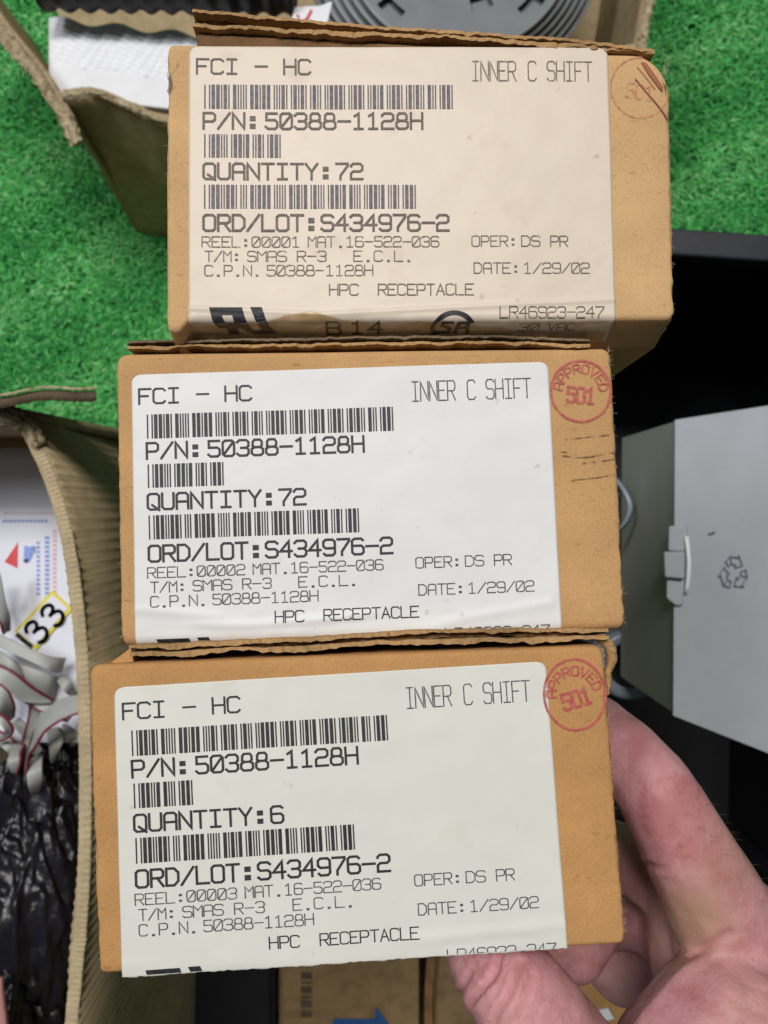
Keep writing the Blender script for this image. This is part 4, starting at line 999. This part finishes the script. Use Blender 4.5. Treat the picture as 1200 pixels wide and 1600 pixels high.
# ------------------------------------------------------------------ the hand
def hand():
    J = []                                                      # chains of (px, py, depth mm, radius mm)
    J.append([(1131, 1433, 233, 16), (1079, 1335, 229, 13.6), (1023, 1234, 228, 12.0), (975, 1178, 238, 11.3), (935, 1135, 258, 10), (915, 1110, 282, 8.5)])            # index
    J.append([(1120, 1440, 262, 14), (1040, 1378, 266, 12.4), (978, 1338, 278, 11.4), (928, 1312, 292, 9.5), (892, 1290, 308, 8)])                                   # middle
    J.append([(1110, 1500, 275, 14), (1030, 1450, 290, 12.5), (985, 1430, 300, 11.5), (932, 1442, 288, 10.4), (898, 1490, 266, 10), (868, 1468, 262, 8.2)])          # ring
    J.append([(1110, 1570, 285, 14), (1030, 1525, 300, 13), (974, 1520, 306, 12.2), (925, 1480, 316, 10), (880, 1440, 318, 8.4)])                                    # little
    J.append([(1150, 1850, 226, 20), (1000, 1800, 212, 17), (930, 1720, 203, 15.4), (850, 1610, 198, 14.0), (814, 1560, 200, 13.2), (768, 1493, 212, 12.3), (742, 1432, 226, 10)])   # thumb
    J.append([(1131, 1433, 233, 16), (1240, 1570, 240, 20), (1360, 1740, 255, 24), (1490, 1980, 280, 27)])                                                          # radial edge to wrist and forearm
    J.append([(1120, 1440, 262, 14), (1250, 1610, 262, 20), (1390, 1800, 270, 24)])
    J.append([(1110, 1500, 275, 14), (1280, 1700, 276, 20), (1390, 1840, 280, 24)])
    J.append([(1110, 1570, 285, 14), (1270, 1760, 284, 19), (1400, 1880, 285, 24)])
    J.append([(1072, 1686, 214, 21), (1140, 1606, 220, 21.5), (1260, 1645, 236, 23), (1380, 1780, 258, 25)])                                                         # thenar mound
    J.append([(1072, 1686, 214, 21), (1000, 1800, 212, 17)]); J.append([(1072, 1686, 220, 20), (1150, 1850, 226, 20)])
    J.append([(1074, 1412, 255, 12.5), (1080, 1480, 258, 14), (1100, 1540, 258, 16)])                                                                               # side wall of the palm
    J.append([(1104, 1424, 242, 12), (1118, 1480, 244, 13), (1150, 1560, 238, 16)])                                                                                 # web of skin
    J.append([(1190, 1500, 240, 16), (1180, 1560, 238, 17)])
    bm = bmesh.new()
    for ch in J:
        for a, b in zip(ch[:-1], ch[1:]):
            pa, pb = at(*a[:3]), at(*b[:3]); L = (pb - pa).length; k = max(2, int(L / .0022))
            for i in range(k + 1):
                t = i / k; r = (a[3] + (b[3] - a[3]) * t) / 1000
                bmesh.ops.create_icosphere(bm, subdivisions=2, radius=r, matrix=Matrix.Translation(pa.lerp(pb, t)))
    me = bpy.data.meshes.new('hand_source'); bm.to_mesh(me); bm.free()
    src = bpy.data.objects.new('hand_source', me); COL.objects.link(src)
    m_ = src.modifiers.new('r', 'REMESH'); m_.mode = 'VOXEL'; m_.voxel_size = .0011
    s_ = src.modifiers.new('s', 'SMOOTH'); s_.iterations = 20; s_.factor = .5
    dg = bpy.context.evaluated_depsgraph_get(); ev = src.evaluated_get(dg); hm = bpy.data.meshes.new_from_object(ev)
    bpy.data.objects.remove(src)
    hm.name = 'hand'
    nv = len(hm.vertices); co_ = np.zeros(nv * 3); hm.vertices.foreach_get('co', co_); co_ = co_.reshape(-1, 3)
    no = np.zeros(nv * 3); hm.vertices.foreach_get('normal', no); no = no.reshape(-1, 3)
    dep = (H - co_[:, 2]) * 1000; X = co_[:, 0] * 1000 / dep * F + 600; Y = -co_[:, 1] * 1000 / dep * F + 800
    disp = np.zeros(nv); tan = np.zeros(nv)
    front = no[:, 2] > -.1
    def groove(pts, width, depth, dmax=999, dmin=0, lip=.35):
        P = np.array(lerp_path(pts, 30)); dd = np.full(nv, 1e9)
        for p in P: dd = np.minimum(dd, np.hypot(X - p[0], Y - p[1]))
        sel = front & (dep < dmax) & (dep > dmin)
        disp[sel] += (-depth * np.exp(-(dd[sel] / width) ** 2) + lip * depth * np.exp(-((dd[sel] - 2.1 * width) / (1.3 * width)) ** 2))
    groove([(786, 1480), (775, 1518), (761, 1537), (738, 1566)], 4.5, 1.35, 216)
    groove([(738, 1490), (748, 1518), (758, 1532)], 3.5, .6, 216)
    groove([(737, 1518), (722, 1545), (715, 1562)], 4.0, .75, 216)
    groove([(812, 1502), (798, 1548), (780, 1578), (770, 1604)], 4.5, .95, 216)
    groove([(832, 1520), (818, 1562), (804, 1594)], 4.0, .75, 216)
    groove([(796, 1500), (787, 1532), (772, 1560)], 3.0, .35, 216)
    groove([(852, 1540), (842, 1575), (828, 1605)], 3.5, .25, 216)
    groove([(1140, 1458), (1102, 1480), (1051, 1508), (1013, 1545), (971, 1600)], 7, .9, 262)
    groove([(1008, 1350), (1037, 1357), (1052, 1343), (1064, 1326)], 4.5, .7, 250)
    groove([(1120, 1500), (1160, 1535), (1205, 1555)], 5, .25, 245)
    groove([(1150, 1480), (1175, 1510), (1205, 1525)], 4, .2, 245)
    groove([(1100, 1530), (1140, 1560), (1200, 1590)], 5, .2, 245)
    for k in range(6): groove([(1040 + k * 13, 1218 - 8 + k * 15), (1058 + k * 12, 1205 + k * 15)], 2.5, .16, 245)
    redness = np.clip(-disp * .75, 0, .7)
    disp += np.array([.25 * noise.noise(Vector(c) * 90) + .12 * noise.noise(Vector(c) * 260) for c in co_])
    tan = .8 * np.exp(-(((X - 1088) / 58) ** 2 + ((Y - 1435) / 60) ** 2)) * (dep < 268) + .35 * np.exp(-(((X - 1150) / 60) ** 2 + ((Y - 1330) / 60) ** 2))
    co_ = co_ + no * disp[:, None] / 1000
    base = at(1250, 1650, 260)
    hm.vertices.foreach_set('co', (co_ - np.array(base)).ravel())
    at_ = hm.attributes.new('tan', 'FLOAT', 'POINT'); at_.data.foreach_set('value', np.clip(tan, 0, 1))
    rd_ = hm.attributes.new('redness', 'FLOAT', 'POINT'); rd_.data.foreach_set('value', redness)
    hm.materials.clear(); hm.materials.append(M['skin']); hm.polygons.foreach_set('use_smooth', [True] * len(hm.polygons)); hm.update()
    o = bpy.data.objects.new('hand', hm); COL.objects.link(o); o.location = base
    hr = MB(); vs = [(Vector(c), Vector(q), x_, y_) for c, q, x_, y_, d_ in zip(co_, no, X, Y, dep) if 1085 < x_ < 1215 and 1215 < y_ < 1420 and d_ < 250 and q.dot((.68, .6, .4)) > .62]
    for k in range(20):
        c, q, _, _ = vs[int(rng.integers(len(vs)))]; dv = (q * .5 + Vector((.35 + .3 * rng.random(), .45 + .3 * rng.random(), .1))).normalized()
        P_ = [c - q * .0004 + dv * (.0007 * i_) + Vector((.00007, -.00010, 0)) * i_ * i_ for i_ in range(5)]
        hr.tube([p_ - base for p_ in P_], lambda i_: .000045 * (1 - .15 * i_), 5)
    hr.build('hair', M['hair'], o, True)
    tag(o, 'bare right hand gripping the lowest labelled box, thumb under its front edge', 'hand')
    return o
hand()

# small loose fibres on the box corners
def fibres(name, pts, label):
    mb = MB()
    for (x, y, d_) in pts:
        a = random.uniform(0, 2 * PI); P_ = [at(x, y, d_)]
        for k in range(5):
            a += random.uniform(-.7, .7); P_.append(P_[-1] + Vector((math.cos(a), math.sin(a), random.uniform(-.3, .3))) * .0006)
        mb.tube(P_, .00005, 5)
    return mb
